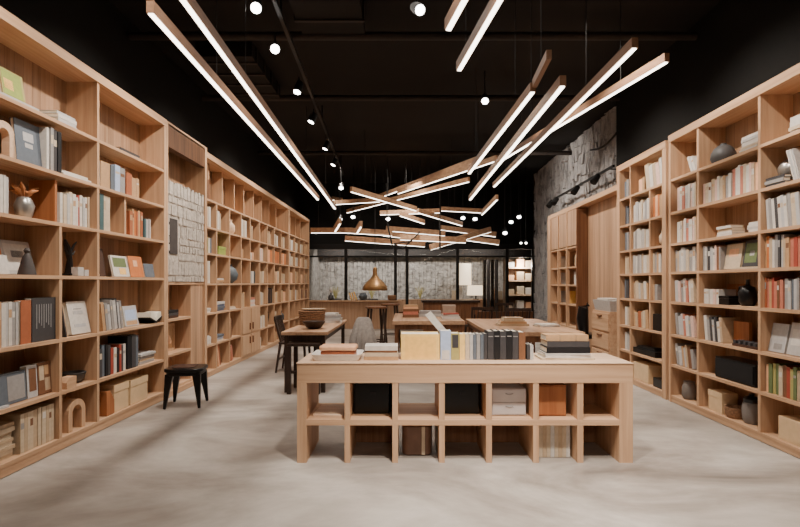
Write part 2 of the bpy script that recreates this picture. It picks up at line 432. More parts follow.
def row(unit, s, xf, shelves, k, px0, px1, cols, h=(.22, .27), lean=0, d=(.15, .2), parts=True, inset=.03, gap=0):
    x = xf + inset; z = shelves[k] + .0015
    ya, yb = abs(x * F / (px0 - CX)), abs(x * F / (px1 - CX))
    ya, yb = clampy(unit, k, ya, yb)
    span = abs(yb - ya); th = math.radians(abs(lean))
    cs = cols.split(',')
    cs = [c.strip() for c in cs]
    hs = [random.uniform(*h) for _ in cs]
    off = max(hs) * math.sin(th) if lean else 0
    if off > span * .5: off = span * .5
    ws = [random.uniform(.7, 1.35) for _ in cs]
    tot = sum(ws); use = (span - off - .004) * math.cos(th)
    ws = [v / tot * use for v in ws]
    cur = off if lean > 0 else 0.0
    for c, hh, wv in zip(cs, hs, ws):
        dd = random.uniform(*d)
        wv2 = wv - .0016
        M = Matrix.Translation((cur, random.uniform(0, .012), 0))
        if lean > 0:
            M = M @ Matrix.Rotation(-th, 4, 'Y')
        elif lean < 0:
            M = Matrix.Translation((cur + wv / math.cos(th), M.translation.y, 0)) @ Matrix.Rotation(th, 4, 'Y') @ Matrix.Translation((-wv2, 0, 0))
        # leaning book's lowest corner rests on the shelf
        Mw = mat_side(s, ya, s * x, z) @ M
        band = None
        if parts and wv2 > .016 and random.random() < .4:
            band = (random.choice(['white', 'cream', 'grey', 'tan', 'beige']), .6 + random.random() * .1, .74 + random.random() * .12)
            if band[0] == c: band = ('brown', band[1], band[2])
        o = book(Mw, wv2, hh, dd, c, parts, band=band)
        yy = (Mw @ Vector((wv2 / 2, 0, hh / 2))).y
        LEDGER.append((unit, k, yy, o, c, 'leaning' if abs(lean) > 4 else 'upright'))
        cur += wv / math.cos(th)
def faceout(unit, s, xf, shelves, k, px0, px1, h, col, t=.03, tilt=12, inset=.06, label=None, panel=None, bg=None, dark=None):
    x = xf + inset; z = shelves[k] + .0015
    y0, y1 = abs(x * F / (px0 - CX)), abs(x * F / (px1 - CX))
    y0, y1 = clampy(unit, k, y0, y1)
    wd = abs(y1 - y0) - .003; th = math.radians(tilt)
    M = Matrix.Translation((s * x, max(y0, y1) if s < 0 else min(y0, y1), z)) @ Matrix.Rotation(PI if s < 0 else 0, 4, 'Z')
    M = M @ Matrix.Translation((t * math.cos(th) , 0, 0)) @ Matrix.Rotation(th, 4, 'Y') @ Matrix.Translation((-t, 0, 0))
    o = book(M, t, h, wd, col, True)
    for pn in (panel or []):
        c, a0, a1, b0, b1 = pn
        MB(M).box(-.0015, 0, wd * a0, wd * a1, h * b0, h * b1).build('cover_print', C(c), o)
    if label: tag(o, label, 'book', GRP[unit])
    else: LEDGER.append((unit, k, (y0 + y1) / 2, o, col, 'front-facing'))
    return o
def flat(unit, s, xf, shelves, k, px0, px1, cols, t=.022, d=.18, inset=.04, dz=0, lab=None, parts=True):
    """books lying flat, listed bottom first"""
    x = xf + inset; z = shelves[k] + .0015 + dz
    y0, y1 = sorted((abs(x * F / (px0 - CX)), abs(x * F / (px1 - CX))))
    y0, y1 = clampy(unit, k, y0, y1)
    for i, c in enumerate(cols.split(',')):
        c = c.strip(); j = random.uniform(0, .02)
        tt = t * random.uniform(.8, 1.2)
        # thickness upright: local x -> z
        M = Matrix(((0, -s * -1 * 0, 0, 0),) * 4)
        ln = (y1 - y0) - .01 - random.uniform(0, .03)
        B = Matrix(((0, s, 0, s * (x + j)), (0, 0, 1, y0 + .005), (1, 0, 0, z), (0, 0, 0, 1)))
        o = book(B, tt, ln, d, c, parts)
        LEDGER.append((unit, k, (y0 + y1) / 2 + i * 1e-4, o, c, ('flat', i, len(cols.split(',')))))
        z += tt + .001
GRP = dict(LN='books on the bookcase beside the black stool', LF='books on the long cubbyhole bookcase', LE='books on the last cubbyhole bookcase',
           RN='books on the bookcase with the dome vase', RS='books on the slim bookcase')
def LNrow(k, a, b, cols, **kw): row('LN', -1, XL, SH_L, k, a, b, cols, **kw)
def RNrow(k, a, b, cols, **kw): row('RN', 1, XR, SH_R, k, a, b, cols, **kw)
def RSrow(k, a, b, cols, **kw): row('RS', 1, XR, SH_R, k, a, b, cols, parts=False, **kw)

# --- bookcase beside the stool
faceout('LN', -1, XL, SH_L, 6, 5, 28, .31, 'olive', inset=.19, tilt=9, panel=[('lime', .1, .95, .35, .97), ('yellow', .5, .9, .5, .75)], label='yellow-green picture book leaning at the back of the topmost shelf')
flat('LN', -1, XL, SH_L, 6, 0, 42, 'silver, pale grey', t=.02, d=.1)
flat('LN', -1, XL, SH_L, 6, 58, 79, 'silver, pale grey, white, silver', t=.026, d=.16, inset=.05)
faceout('LN', -1, XL, SH_L, 5, 17, 42.8, .33, 'slate', t=.03, inset=.07, tilt=5, panel=[('silver', .3, .7, .55, .75), ('pale grey', .35, .65, .4, .5)], label='large grey cover book facing out beside the wooden arch ornament')
LNrow(5, 47.6, 50.4, 'white', h=(.33, .335))
LNrow(5, 51.5, 62.5, 'grey, charcoal, black', h=(.33, .35))
flat('LN', -1, XL, SH_L, 5, 63.5, 92, 'white, white', t=.026, d=.18)
LNrow(4, 0, 10.5, 'white, white, pale grey', h=(.26, .28))
LNrow(4, 61.5, 90, 'white, cream, pale grey, cream, white, white, red, white, pale grey, white, beige', h=(.24, .28))
faceout('LN', -1, XL, SH_L, 3, 6, 36, .26, 'pale grey', tilt=14, inset=.15, panel=[('white', .1, .9, .1, .9), ('grey', .3, .7, .5, .7)], label='large pale grey book facing out behind the dark cone figurine')
faceout('LN', -1, XL, SH_L, 3, -4, 6.5, .25, 'orange', tilt=14, inset=.12, label='orange book at the frame edge behind a small white book')
faceout('LN', -1, XL, SH_L, 3, -3, 10, .135, 'white', tilt=10, inset=.03, t=.015, label='small white book facing out before the orange book')
LNrow(2, -6, 20, 'cream, tan, white, pale grey, white, grey, pale grey', h=(.30, .32))
faceout('LN', -1, XL, SH_L, 2, 20.5, 31, .32, 'rust', t=.05, tilt=0, inset=.03, label='thick orange book next to the broad black book')
o = faceout('LN', -1, XL, SH_L, 2, 31.6, 57, .335, 'charcoal', t=.06, tilt=0, inset=.03, label='broad black book with fine upright lines of pale lettering', panel=[('silver', .2 + .1 * i, .215 + .1 * i, .3 + .06 * (i % 3), .85) for i in range(7)])
LNrow(2, 62.5, 70, 'charcoal, grey, beige', h=(.27, .3), lean=13)
faceout('LN', -1, XL, SH_L, 2, 72, 91, .285, 'white', t=.05, tilt=11, inset=.05, panel=[('pale grey', .25, .75, .6, .7), ('grey', .3, .7, .75, .78), ('silver', .2, .8, .2, .3)], label='thick white book facing out on the small half bay shelf')
faceout('LN', -1, XL, SH_L, 1, -5, 27, .22, 'slate', t=.05, tilt=4, inset=.06, panel=[('grey', .05, .6, .1, .9)], label='broad slate grey book with glossy cover facing out, low shelf')
faceout('LN', -1, XL, SH_L, 1, 27.6, 38, .245, 'silver', t=.05, tilt=3, inset=.06, panel=[('brown', .1, .8, .2, .9)], label='silver book with brown print beside the broad slate book')
faceout('LN', -1, XL, SH_L, 1, 38.6, 52, .25, 'brown', t=.05, tilt=3, inset=.06, panel=[('beige', .1, .5, .1, .5), ('cream', .55, .9, .45, .9), ('tan', .2, .5, .6, .9)], label='brown patterned photo book closing the low shelf row')
flat('LN', -1, XL, SH_L, 1, -4, 15, 'silver', t=.012, d=.026, inset=.004)
LNrow(0, 21, 55, 'cream, beige, cream, cream, beige, cream, cream, beige, cream, cream', h=(.285, .29))
flat('LN', -1, XL, SH_L, 0, -14, 17.5, 'beige, cream, beige, cream, beige, cream, beige, cream, beige', t=.027, d=.16, inset=.05)
# bay beside the niche
flat('LN', -1, XL, SH_L, 6, 122, 143, 'cream, charcoal', t=.03, d=.16, inset=.06)
faceout('LN', -1, XL, SH_L, 5, 100.5, 110.5, .25, 'tan', t=.04, tilt=0, inset=.05, label='tan wood-toned book against the post, sixth shelf up')
LNrow(5, 112, 126, 'slate, pale blue, grey', h=(.24, .28))
LNrow(5, 127, 140, 'rust, tan, tan', h=(.2, .24))
LNrow(4, 100, 111, 'teal, cream, cream', h=(.32, .34))
LNrow(4, 130, 143.5, 'rust, tan, orange, rust, tan, rust', h=(.24, .28))
LNrow(4, 144.5, 152, 'teal, pale grey, grey, white', h=(.2, .23))
faceout('LN', -1, XL, SH_L, 3, 100, 106, .26, 'dark brown', t=.03, tilt=8, inset=.06, label='dark brown board book behind the green and white card book')
faceout('LN', -1, XL, SH_L, 3, 114, 130, .21, 'white', t=.02, tilt=12, inset=.05, panel=[('green', .1, .9, .45, .9), ('yellow', .2, .6, .1, .4)], label='white book with green and yellow cover facing out')
faceout('LN', -1, XL, SH_L, 3, 131, 144.5, .22, 'orange', t=.02, tilt=10, inset=.05, panel=[('peach', .4, .7, .5, .8)], label='bright orange book facing out beside the green and white one')
faceout('LN', -1, XL, SH_L, 3, 145.5, 155, .15, 'slate', t=.02, tilt=10, inset=.05, label='small slate book facing out beside the bright orange one')
LNrow(2, 101, 124, 'tan, grey, silver, grey, pale grey, charcoal, silver, grey', h=(.24, .3), lean=9)
faceout('LN', -1, XL, SH_L, 2, 125.5, 139, .21, 'silver', t=.03, tilt=10, inset=.06, panel=[('pale blue', .1, .9, .3, .8), ('tan', .1, .9, .05, .25)], label='silver and pale blue book facing out next to the open book')
LNrow(1, 99.8, 111, 'charcoal, slate, black, charcoal', h=(.24, .3))
LNrow(1, 112, 127, 'red, white, black, red, charcoal, white', h=(.23, .27))
LNrow(1, 128, 139, 'black, charcoal, slate', h=(.29, .34))
flat('LN', -1, XL, SH_L, 1, 140.5, 156.5, 'grey, beige, grey, pale grey', t=.028)

# --- right bookcase: the dome vase bay
RNrow(7, 686, 696, 'white, pale grey, white', h=(.17, .2), lean=24)
flat('RN', 1, XR, SH_R, 7, 738.5, 757, 'white, cream, white, pale grey, white', t=.03, d=.15)
RNrow(6, 702.5, 731, 'pink, cream, white, beige, pink, white, cream, tan, grey, white', h=(.2, .24))
RNrow(6, 732, 757.5, 'coral, white, white, coral, cream, white, pink, beige, peach', h=(.23, .28))
RNrow(6, 676.5, 696, 'pink, white, coral, pale grey, white, pink, white, cream', h=(.23, .27))
RNrow(5, 677, 696, 'white, cream, pink, white, coral, white, pink, beige', h=(.23, .26))
RNrow(4, 675, 694.5, 'grey, beige, pale grey, white, pale grey, cream, grey, white', h=(.22, .26))
RNrow(3, 674, 694, 'silver, pink, grey, white, coral, white, cream', h=(.22, .26), lean=4)
RNrow(2, 673, 694.5, 'grey, silver, pale grey, coral, white, grey, pink', h=(.21, .25), lean=8)
RNrow(1, 673.5, 694.5, 'grey, silver, tan, pale grey, beige, brown, grey', h=(.21, .25), lean=11)
flat('RN', 1, XR, SH_R, 5, 714, 730, 'white, white, cream, white', t=.022, d=.13, inset=.03)
flat('RN', 1, XR, SH_R, 5, 745.5, 758, 'white, pale grey, white, white', t=.022, d=.14, inset=.03)
RNrow(4, 702.5, 720.5, 'grey, pale grey, charcoal, silver, white, pink, brown, grey', h=(.21, .25))
faceout('RN', 1, XR, SH_R, 4, 723.5, 739.5, .24, 'cream', t=.03, tilt=9, inset=.06, panel=[('peach', .2, .8, .5, .8)], label='cream book facing out next to the framed green picture book')
faceout('RN', 1, XR, SH_R, 4, 741.5, 757, .255, 'charcoal', t=.03, tilt=9, inset=.06, panel=[('green', .12, .9, .2, .9), ('pale grey', .3, .6, .45, .62)], label='charcoal edged book with green landscape cover facing out')
flat('RN', 1, XR, SH_R, 4, 733, 756, 'cream', t=.02, d=.024, inset=.004)
RNrow(3, 703, 718, 'white, white, white, pink, white', h=(.145, .15))
RNrow(2, 703, 723, 'white, grey, charcoal, pale grey, charcoal, white, beige', h=(.2, .25), lean=7)
RNrow(6, 787, 800, 'white, silver, white, pale grey', h=(.26, .28), lean=17)
flat('RN', 1, XR, SH_R, 6, 763.5, 783.5, 'slate, grey, charcoal', t=.024, d=.058, inset=.018)
flat('RN', 1, XR, SH_R, 7, 786, 806, 'white, cream, white, white', t=.035, d=.15)
RNrow(5, 764, 800, 'pale grey, grey, white, charcoal, white, silver, white, grey, cream, silver', h=(.25, .28), lean=5)
RNrow(5, 801, 840, 'white, grey, cream, tan, white, grey', h=(.24, .28))
RNrow(4, 762, 800, 'tan, orange, beige, white, grey, charcoal, silver, beige, tan, coral, red, coral', h=(.22, .27))
RNrow(4, 801, 840, 'red, cream, white, brown, grey, white', h=(.22, .27))
RNrow(3, 763, 783, 'rust, coral, tan, red, coral, brown, coral', h=(.22, .26))
RNrow(3, 784, 802, 'grey, pale grey, slate, silver, grey, slate', h=(.22, .26))
faceout('RN', 1, XR, SH_R, 2, 764, 784, .24, 'silver', t=.03, tilt=11, inset=.06, panel=[('pale grey', .1, .9, .4, .95), ('grey', .2, .7, .1, .3)], label='silver grey glossy book facing out at hip height beneath grey spines')
faceout('RN', 1, XR, SH_R, 2, 786, 812, .26, 'pale grey', t=.03, tilt=11, inset=.06, panel=[('white', .2, .9, .3, .8)], label='pale grey book facing out beside the silver glossy one')
RNrow(1, 766, 800, 'peach, green, olive, green, cream, brown, red, olive, green, beige', h=(.22, .26))
# --- slim bookcase
RSrow(7, 638, 644, 'peach, tan', h=(.16, .2))
RSrow(7, 644.5, 663, 'cream, white, beige, pink, white', h=(.26, .32), lean=9)
RSrow(6, 632, 649, 'white, pale grey, white, cream, white, grey, white', h=(.23, .27))
RSrow(6, 651, 663.5, 'orange, peach, orange, tan, peach', h=(.24, .28))
RSrow(5, 631.5, 648.5, 'white, grey, white, white, pale grey, cream, white', h=(.22, .27))
RSrow(4, 631.5, 648.5, 'pale grey, white, grey, pale grey, beige, white, cream', h=(.22, .26))
RSrow(4, 651.5, 660, 'cream, grey, tan, white', h=(.22, .25))
RSrow(3, 632.5, 648, 'beige, cream, pale grey, beige, white, tan', h=(.2, .25), lean=4)
RSrow(2, 632.5, 648, 'tan, beige, rust, beige, cream, tan', h=(.18, .24), lean=5)
for k, c in ((7, 'slate, grey'), (6, 'charcoal, slate'), (5, 'slate, grey'), (4, 'cream, beige'), (3, 'slate, charcoal'), (2, 'white, cream'), (1, 'white, pale grey')):
    RSrow(k, 624.5, 628.6, c, h=(.22, .27))
RSrow(3, 651, 657, 'tan, grey', h=(.16, .2))

# --- long cubbyhole bookcase
def LFc(k, c, cols, frm=.08, to=.9, **kw):
    a = yF[c] + .03 + (yF[c + 1] - yF[c] - .06) * frm; b_ = yF[c] + .03 + (yF[c + 1] - yF[c] - .06) * to
    x = XF + .03
    row('LF', -1, XF, SH_F, k, CX - x * F / a, CX - x * F / b_, cols, parts=False, **kw)
def LFf(k, c, cols, frm=.1, to=.8, **kw):
    a = yF[c] + .03 + (yF[c + 1] - yF[c] - .06) * frm; b_ = yF[c] + .03 + (yF[c + 1] - yF[c] - .06) * to
    x = XF + .04
    flat('LF', -1, XF, SH_F, k, CX - x * F / a, CX - x * F / b_, cols, parts=False, **kw)
LFc(6, 0, 'dark brown, brown', 0.05, .5, h=(.28, .3))
LFc(5, 0, 'white, cream, white, white', .05, .7, h=(.26, .3)); LFc(5, 1, 'cream, white, beige', .05, .5, h=(.26, .3)); LFc(5, 3, 'white, white, cream, white', .05, .8, h=(.28, .31))
LFc(5, 4, 'tan, beige', .1, .4); LFc(5, 6, 'tan, beige, tan', .1, .8); LFc(5, 7, 'white, cream, white', .1, .8); LFc(5, 8, 'tan, cream', .1, .7)
LFc(4, 0, 'charcoal, olive, white, slate', .1, .75, h=(.2, .25)); LFc(4, 4, 'white, peach', .1, .5, h=(.12, .16)); LFc(4, 5, 'white, pink, cream', .1, .7); LFc(4, 3, 'rust, tan', .1, .4, h=(.12, .2))
LFc(4, 6, 'orange, peach, orange, orange', .05, .95, h=(.26, .28)); LFc(4, 7, 'orange, orange, rust, orange', .05, .95, h=(.26, .28)); LFc(4, 8, 'orange, peach, orange', .05, .95, h=(.25, .28))
LFc(3, 0, 'white, cream, white', .05, .6, h=(.3, .33)); LFf(3, 1, 'cream, tan, white'); LFc(3, 4, 'grey, white, charcoal', .1, .7); LFc(3, 5, 'tan, beige, cream', .1, .8); LFc(3, 7, 'tan, peach, cream', .1, .9); LFc(3, 8, 'tan, beige', .1, .8)
LFf(2, 0, 'white, pale grey, white'); LFf(2, 1, 'blue, slate, blue, pale grey', t=.035, to=.9); LFf(2, 2, 'white, cream'); LFf(2, 4, 'white, pink, white, coral', t=.04); LFc(2, 3, 'tan, beige, tan', .1, .6)
LFc(2, 5, 'cream, pale grey, cream', .1, .7); LFc(2, 6, 'dark brown, black, dark brown, black', .1, .9, h=(.3, .33)); LFc(2, 7, 'peach, cream, tan', .1, .8); LFc(2, 8, 'tan, peach', .1, .8)
LFf(1, 1, 'white, pale blue, slate', t=.03); LFc(1, 2, 'tan, brown', .05, .3, h=(.3, .34), lean=0); LFc(1, 5, 'white, cream, white', .3, .9); LFc(1, 7, 'white, beige', .1, .5)
LFc(0, 1, 'peach, rust', .1, .5, h=(.32, .33), lean=14); LFc(0, 2, 'rust, coral', .05, .45, h=(.22, .26), lean=12); LFc(0, 5, 'white, cream', .1, .4, h=(.15, .2)); LFc(0, 7, 'coral, tan', .1, .5, h=(.15, .25))
def LEc(k, c, cols, frm=.1, to=.85, **kw):
    a = pe[c] + .03 + (pe[c + 1] - pe[c] - .06) * frm; b_ = pe[c] + .03 + (pe[c + 1] - pe[c] - .06) * to
    x = XF + .03
    row('LE', -1, XF, SH_F, k, CX - x * F / a, CX - x * F / b_, cols, parts=False, **kw)
for k, cc in ((5, ('tan, white', 'beige, cream', 'white, beige', 'tan, tan')), (4, ('white, cream', 'cream, white', 'peach, tan', 'cream, beige')),
              (3, ('tan, peach', 'beige, tan', 'tan, peach', 'brown, tan')), (2, ('cream, tan', 'white, tan', 'tan, brown', 'beige, brown'))):
    for c, q in enumerate(cc): LEc(k, c, q, h=(.22, .3))

ORD = ['', 'first', 'second', 'third', 'fourth', 'fifth', 'sixth', 'seventh', 'eighth', 'ninth', 'tenth', 'eleventh', 'twelfth', 'thirteenth', 'fourteenth', 'fifteenth', 'sixteenth',
       'seventeenth', 'eighteenth', 'nineteenth', 'twentieth'] + ['twenty-' + q for q in ('first', 'second', 'third', 'fourth', 'fifth', 'sixth', 'seventh', 'eighth', 'ninth')] + ['thirtieth'] + ['thirty-' + q for q in ('first', 'second', 'third', 'fourth', 'fifth', 'sixth', 'seventh', 'eighth', 'ninth')] + ['fortieth', 'forty-first', 'forty-second', 'forty-third']
WHERE = dict(LN='stool-side bookcase', LF='long cubbyhole bookcase', LE='last cubbyhole bookcase', RN='dome-vase bookcase', RS='slim bookcase')
rows_ = {}
for e in LEDGER: rows_.setdefault((e[0], e[1]), []).append(e)
for (u, k), es in rows_.items():
    es.sort(key=lambda e: -e[2])
    stand = [e for e in es if not isinstance(e[5], tuple)]
    lying = [e for e in es if isinstance(e[5], tuple)]
    for i, e in enumerate(stand):
        form = {'leaning': 'leaning ', 'upright': '', 'front-facing': 'front-facing '}[e[5]]
        tag(e[3], f'{form}{e[4]} book, {ORD[i + 1]} from glass end, {ORD[k + 1]} shelf up, {WHERE[u]}', 'book', GRP[u])
    stacks = {}
    for e in lying: stacks.setdefault(round(e[2], 1), []).append(e)
    ns = len(stacks)
    for j, (kk, q) in enumerate(sorted(stacks.items(), reverse=True)):
        for e in q:
            _, i, n = e[5]
            pos = 'single' if n == 1 else 'bottom' if i == 0 else 'topmost' if i == n - 1 else ORD[i + 1] + ' from bottom'
            which = '' if ns == 1 else ORD[j + 1] + ' stack from partition, '
            tag(e[3], f'{e[4]} book, {pos}, {which}{ORD[k + 1]} shelf up, {WHERE[u]}', 'book', GRP[u])

# ------------------------------------------------------------------ ornaments on the shelves
def on(s, xf, shelves, k, px, inset=.12):
    x = xf + inset; return Vector((s * x, abs(x * F / (px - CX)), shelves[k] + .0015))
def lathe_thing(name, p, prof, mat, label, cat, n=24):
    return tag(MB().lathe(p, prof, n).build(name, mat, smooth=True), label, cat)
def arch(name, p, w, h, d, leg, mat, label, cat='ornament', rot=0):
    """an arch standing at p, facing the room along x"""
    out = [(-w / 2, 0), (-w / 2, h - w / 2)] + [(w / 2 * -math.cos(a * PI / 10), h - w / 2 + w / 2 * math.sin(a * PI / 10)) for a in range(1, 10)] + [(w / 2, h - w / 2), (w / 2, 0)]
    r = w / 2 - leg
    inn = [(r, 0), (r, h - w / 2)] + [(r * math.cos(a * PI / 10), h - w / 2 + r * math.sin(a * PI / 10)) for a in range(1, 10)] + [(-r, h - w / 2), (-r, 0)]
    mb = MB(); n = len(out); inn = inn[::-1]
    V = [[mb._v((p[0] + dx, p[1] + q[0], p[2] + q[1])) for q in P] for P in (out, inn) for dx in (-d / 2, d / 2)]
    oa, ob, ia, ib = V
    for i in range(n - 1):
        for f in ((oa[i], oa[i + 1], ob[i + 1], ob[i]), (ia[i], ib[i], ib[i + 1], ia[i + 1]), (oa[i], ia[i], ia[i + 1], oa[i + 1]), (ob[i], ob[i + 1], ib[i + 1], ib[i])): mb.bm.faces.new(f)
    for i in (0, n - 1): mb.bm.faces.new((oa[i], ob[i], ib[i], ia[i]))
    return tag(mb.build(name, mat), label, cat)
arch('arch_ornament', on(-1, XL, SH_L, 5, 0), .2, .27, .06, .05, W_TOP, 'pale wooden arch ornament beside the large grey cover book')
p = on(-1, XL, SH_L, 4, 24, .12)
t = thing('vase', p, 'hammered grey vase with dried orange leaves beside the orange bookend', 'vase')
MB().lathe(p, [(.04, 0), (.055, .03), (.07, .1), (.05, .15), (.035, .165), (.03, .16)], 9).build('vase_body', SILVER, t, smooth=True)
for i in range(9):
    a = 2 * PI * i / 9; q = p + Vector((.06 * math.cos(a), .14 * math.sin(a), .2 + .03 * (i % 3)))
    mb = MB().tube([p + Vector((0, 0, .15)), (p + q) / 2 + Vector((0, 0, .1)), q], [.002, .02, .003], 6)
    mb.build('dried_leaf', plain('dried_leaf', (172, 112, 70), .8), t)
x = XL + .04
pp0 = ydep(34, -x); pp1 = ydep(57, -x)
tag(MB(Matrix.Translation((-x - .11, pp1 - .005, SH_L[4] + .002)) @ Matrix.Rotation(math.radians(-3), 4, 'Z')).box(-.11, .11, -.012, .012, 0, .34).build('bookend', W_ORANGE, bevel=.002), 'orange wooden board bookend beside the white and red book row', 'bookend')
p = on(-1, XL, SH_L, 3, 27, .055)
lathe_thing('figurine', p, [(.06, 0), (.05, .05), (.03, .13), (.014, .16), (.022, .18), (.012, .2)], plain('figurine_grey', (72, 66, 64), .6), 'dark cone-shaped figurine before the large pale grey book', 'figurine', 12)
p = on(-1, XL, SH_L, 3, 69, .12)
t = thing('sculpture', p, 'slim dark branching sculpture on the small half bay shelf', 'sculpture')
cbox('base', BLACKG, t, p.x - .04, p.x + .04, p.y - .04, p.y + .04, p.z, p.z + .02)
MB().tube([p + Vector((0, 0, .02)), p + Vector((0, .01, .14)), p + Vector((0, -.02, .24)), p + Vector((0, -.05, .31))], [.035, .022, .026, .008], 8).build('trunk', BLACKG, t, smooth=True)
for dy, dz in ((.07, .3), (.05, .22), (-.08, .25)):
    MB().tube([p + Vector((0, 0, .17)), p + Vector((.01, dy * .7, dz - .03)), p + Vector((.02, dy, dz))], [.012, .01, .004], 6).build('branch', BLACKG, t, smooth=True)
for px, sz, lab in ((77.5, .075, 'white cube box beside the dark branching sculpture'), (83.5, .055, 'smaller white cube box beside the first cube box')):
    p = on(-1, XL, SH_L, 3, px, .06)
    tag(MB().box(p.x - .03, p.x + .03, p.y - sz / 2, p.y + sz / 2, p.z, p.z + sz).build('box', C('pale grey'), bevel=.004), lab, 'box')
p = on(-1, XL, SH_L, 1, 72.5, .15)
lathe_thing('bowl', p, [(.05, 0), (.085, .03), (.105, .09), (.095, .092), (.065, .03)], DARKPOT, 'dark ceramic bowl behind the wooden block, half bay shelf', 'bowl')
p = on(-1, XL, SH_L, 1, 67, .05)
tag(MB().prism([(p.y - .06, p.z), (p.y + .06, p.z), (p.y + .06, p.z + .09), (p.y - .02, p.z + .09), (p.y - .06, p.z + .05)], 0, p.x - .04, p.x + .04).build('wooden_block', W[1]), 'pale wooden wedge block before the dark bowl', 'block')
p = on(-1, XL, SH_L, 0, 69, .1)
arch('arch_ornament', p, .22, .26, .14, .05, W[2], 'oak arch stool ornament on the lowest half bay shelf')
p = on(-1, XL, SH_L, 0, 101, .12)
tag(MB().prism([(p.y - .075, p.z), (p.y + .05, p.z), (p.y + .05, p.z + .13), (p.y - .02, p.z + .23), (p.y - .075, p.z + .23)], 0, p.x - .1, p.x + .1).build('box', W_ORANGE, bevel=.004), 'orange wooden angled box on the lowest shelf beside cream boxes', 'box')
def cardbox(unitx, s, z, px0, px1, h, d, inset, label, mat=CREAMBOX, lid=True):
    x = unitx + inset
    y0, y1 = sorted((abs(x * F / (px0 - CX)), abs(x * F / (px1 - CX))))
    t = thing('storage_box', (s * (x + d / 2), (y0 + y1) / 2, z), label, 'box')
    sidebox(s, 'box_body', mat, t, x, x + d, y0, y1, z, z + h * .72)
    if lid: sidebox(s, 'lid', mat, t, x - .004, x + d + .004, y0 - .003, y1 + .003, z + h * .73, z + h)
    return t
cardbox(XL, -1, SH_L[0] + .002, 114, 128.5, .26, .2, .03, 'large cream lidded box on the lowest shelf, nearer the orange box')
cardbox(XL, -1, SH_L[0] + .002, 130.5, 147.5, .25, .2, .03, 'cream lidded box on the lowest shelf, nearer the black stool')
# open book lying as a wedge
p = on(-1, XL, SH_L, 2, 148.5, .11)
t = thing('open_book', p, 'open white book with dark cover lying splayed, third shelf up', 'book', GRP['LN'])
for sgn in (-1, 1):
    mb = MB(); mb.prism([(p.y, p.z + .012), (p.y + sgn * .13, p.z + .06), (p.y + sgn * .13, p.z + .07), (p.y, p.z + .022)], 0, p.x - .09, p.x + .09); mb.build('cover', C('black'), t)
    mb = MB(); mb.prism([(p.y + sgn * .002, p.z + .023), (p.y + sgn * .125, p.z + .071), (p.y + sgn * .115, p.z + .125), (p.y + sgn * .05, p.z + .11), (p.y + sgn * .002, p.z + .05)], 0, p.x - .085, p.x + .085); mb.build('pages', PAGE, t)
cbox('spine', C('black'), t, p.x - .09, p.x + .09, p.y - .02, p.y + .02, p.z, p.z + .012)
# niche contents
ynm = (yn0 + .04 + yni) / 2
z0 = .922
for i, c in enumerate(('dark brown', 'charcoal', 'black')):
    B = Matrix(((0, -1, 0, -(XL + .06)), (0, 0, 1, ynm - .2), (1, 0, 0, z0 + i * .033), (0, 0, 0, 1)))
    tag(book(B, .03, .26, .18, c), f'{c} book lying flat, {("bottom", "middle", "top")[i]} of the stack under the plaster panel', 'book', 'books stacked in the niche')
t = thing('picture_frame', (-XL - .17, ynm, .502), 'oak picture frame leaning in the niche behind the black stool', 'picture frame')
fx = -XL - .17
for a, b_, c, d in ((-.17, .17, 0, .03), (-.17, .17, .31, .34), (-.17, -.14, .03, .31), (.14, .17, .03, .31)):
    cbox('frame_side', W[2], t, fx - .01, fx + .01, ynm + a, ynm + b_, .502 + c, .502 + d)
cbox('picture', C('tan'), t, fx - .008, fx, ynm - .14, ynm + .14, .532, .812)
MB().lathe((fx + .003, ynm, .64), [(.001, -.05), (.04, -.04), (.045, 0), (.02, .06), (.001, .07)], 12).build('motif', C('peach'), t)
# long bookcase ornaments
def cellc(c, k): return Vector((-XF - .12, (yF[c] + yF[c + 1]) / 2, SH_F[k] + .0015))
p = cellc(1, 4)
t = thing('storage_box', p, 'lime green lidded box in the long cubbyhole bookcase', 'box')
cbox('box_body', C('lime'), t, p.x - .08, p.x + .09, p.y - .14, p.y + .17, p.z, p.z + .09)
cbox('lid', C('lime'), t, p.x - .085, p.x + .095, p.y - .145, p.y + .175, p.z + .091, p.z + .13)
lathe_thing('vase', cellc(2, 3), [(.06, 0), (.13, .06), (.15, .15), (.11, .24), (.05, .28), (.06, .31)], plain('slate_vase', (92, 100, 106), .5), 'slate grey round vase in the long cubbyhole bookcase', 'vase')
p = cellc(0, 1)
tag(MB().prism([(p.y - .15, p.z), (p.y + .08, p.z), (p.y + .08, p.z + .1), (p.y - .02, p.z + .13), (p.y - .15, p.z + .13)], 0, p.x - .06, p.x + .08).build('box', C('white'), bevel=.004), 'small white box alone in first cubbyhole, second shelf up', 'box')
p = cellc(6, 1)
mb = MB(); R = .15
ring_ = [[(p.x + (.03 * math.cos(b)), p.y + (R + .03 * math.sin(b)) * math.cos(a), p.z + R + .032 + (R + .03 * math.sin(b)) * math.sin(a)) for b in [2 * PI * j / 6 for j in range(6)]] for a in [2 * PI * i / 20 for i in range(20)]]
mb.rings(ring_ + [ring_[0]], cap=False)
tag(mb.build('wreath', W_DARK, smooth=True), 'dark ring wreath standing in the long cubbyhole bookcase', 'wreath')
for c, k, mt, lab in ((2, 5, W_TOP, 'pale wooden jug in the long cubbyhole bookcase, sixth shelf up'), (8, 1, DARKPOT, 'dark jar low in the long cubbyhole bookcase, second shelf up')):
    lathe_thing('jar', cellc(c, k), [(.06, 0), (.1, .05), (.1, .14), (.05, .2), (.06, .24)], mt, lab, 'jar')
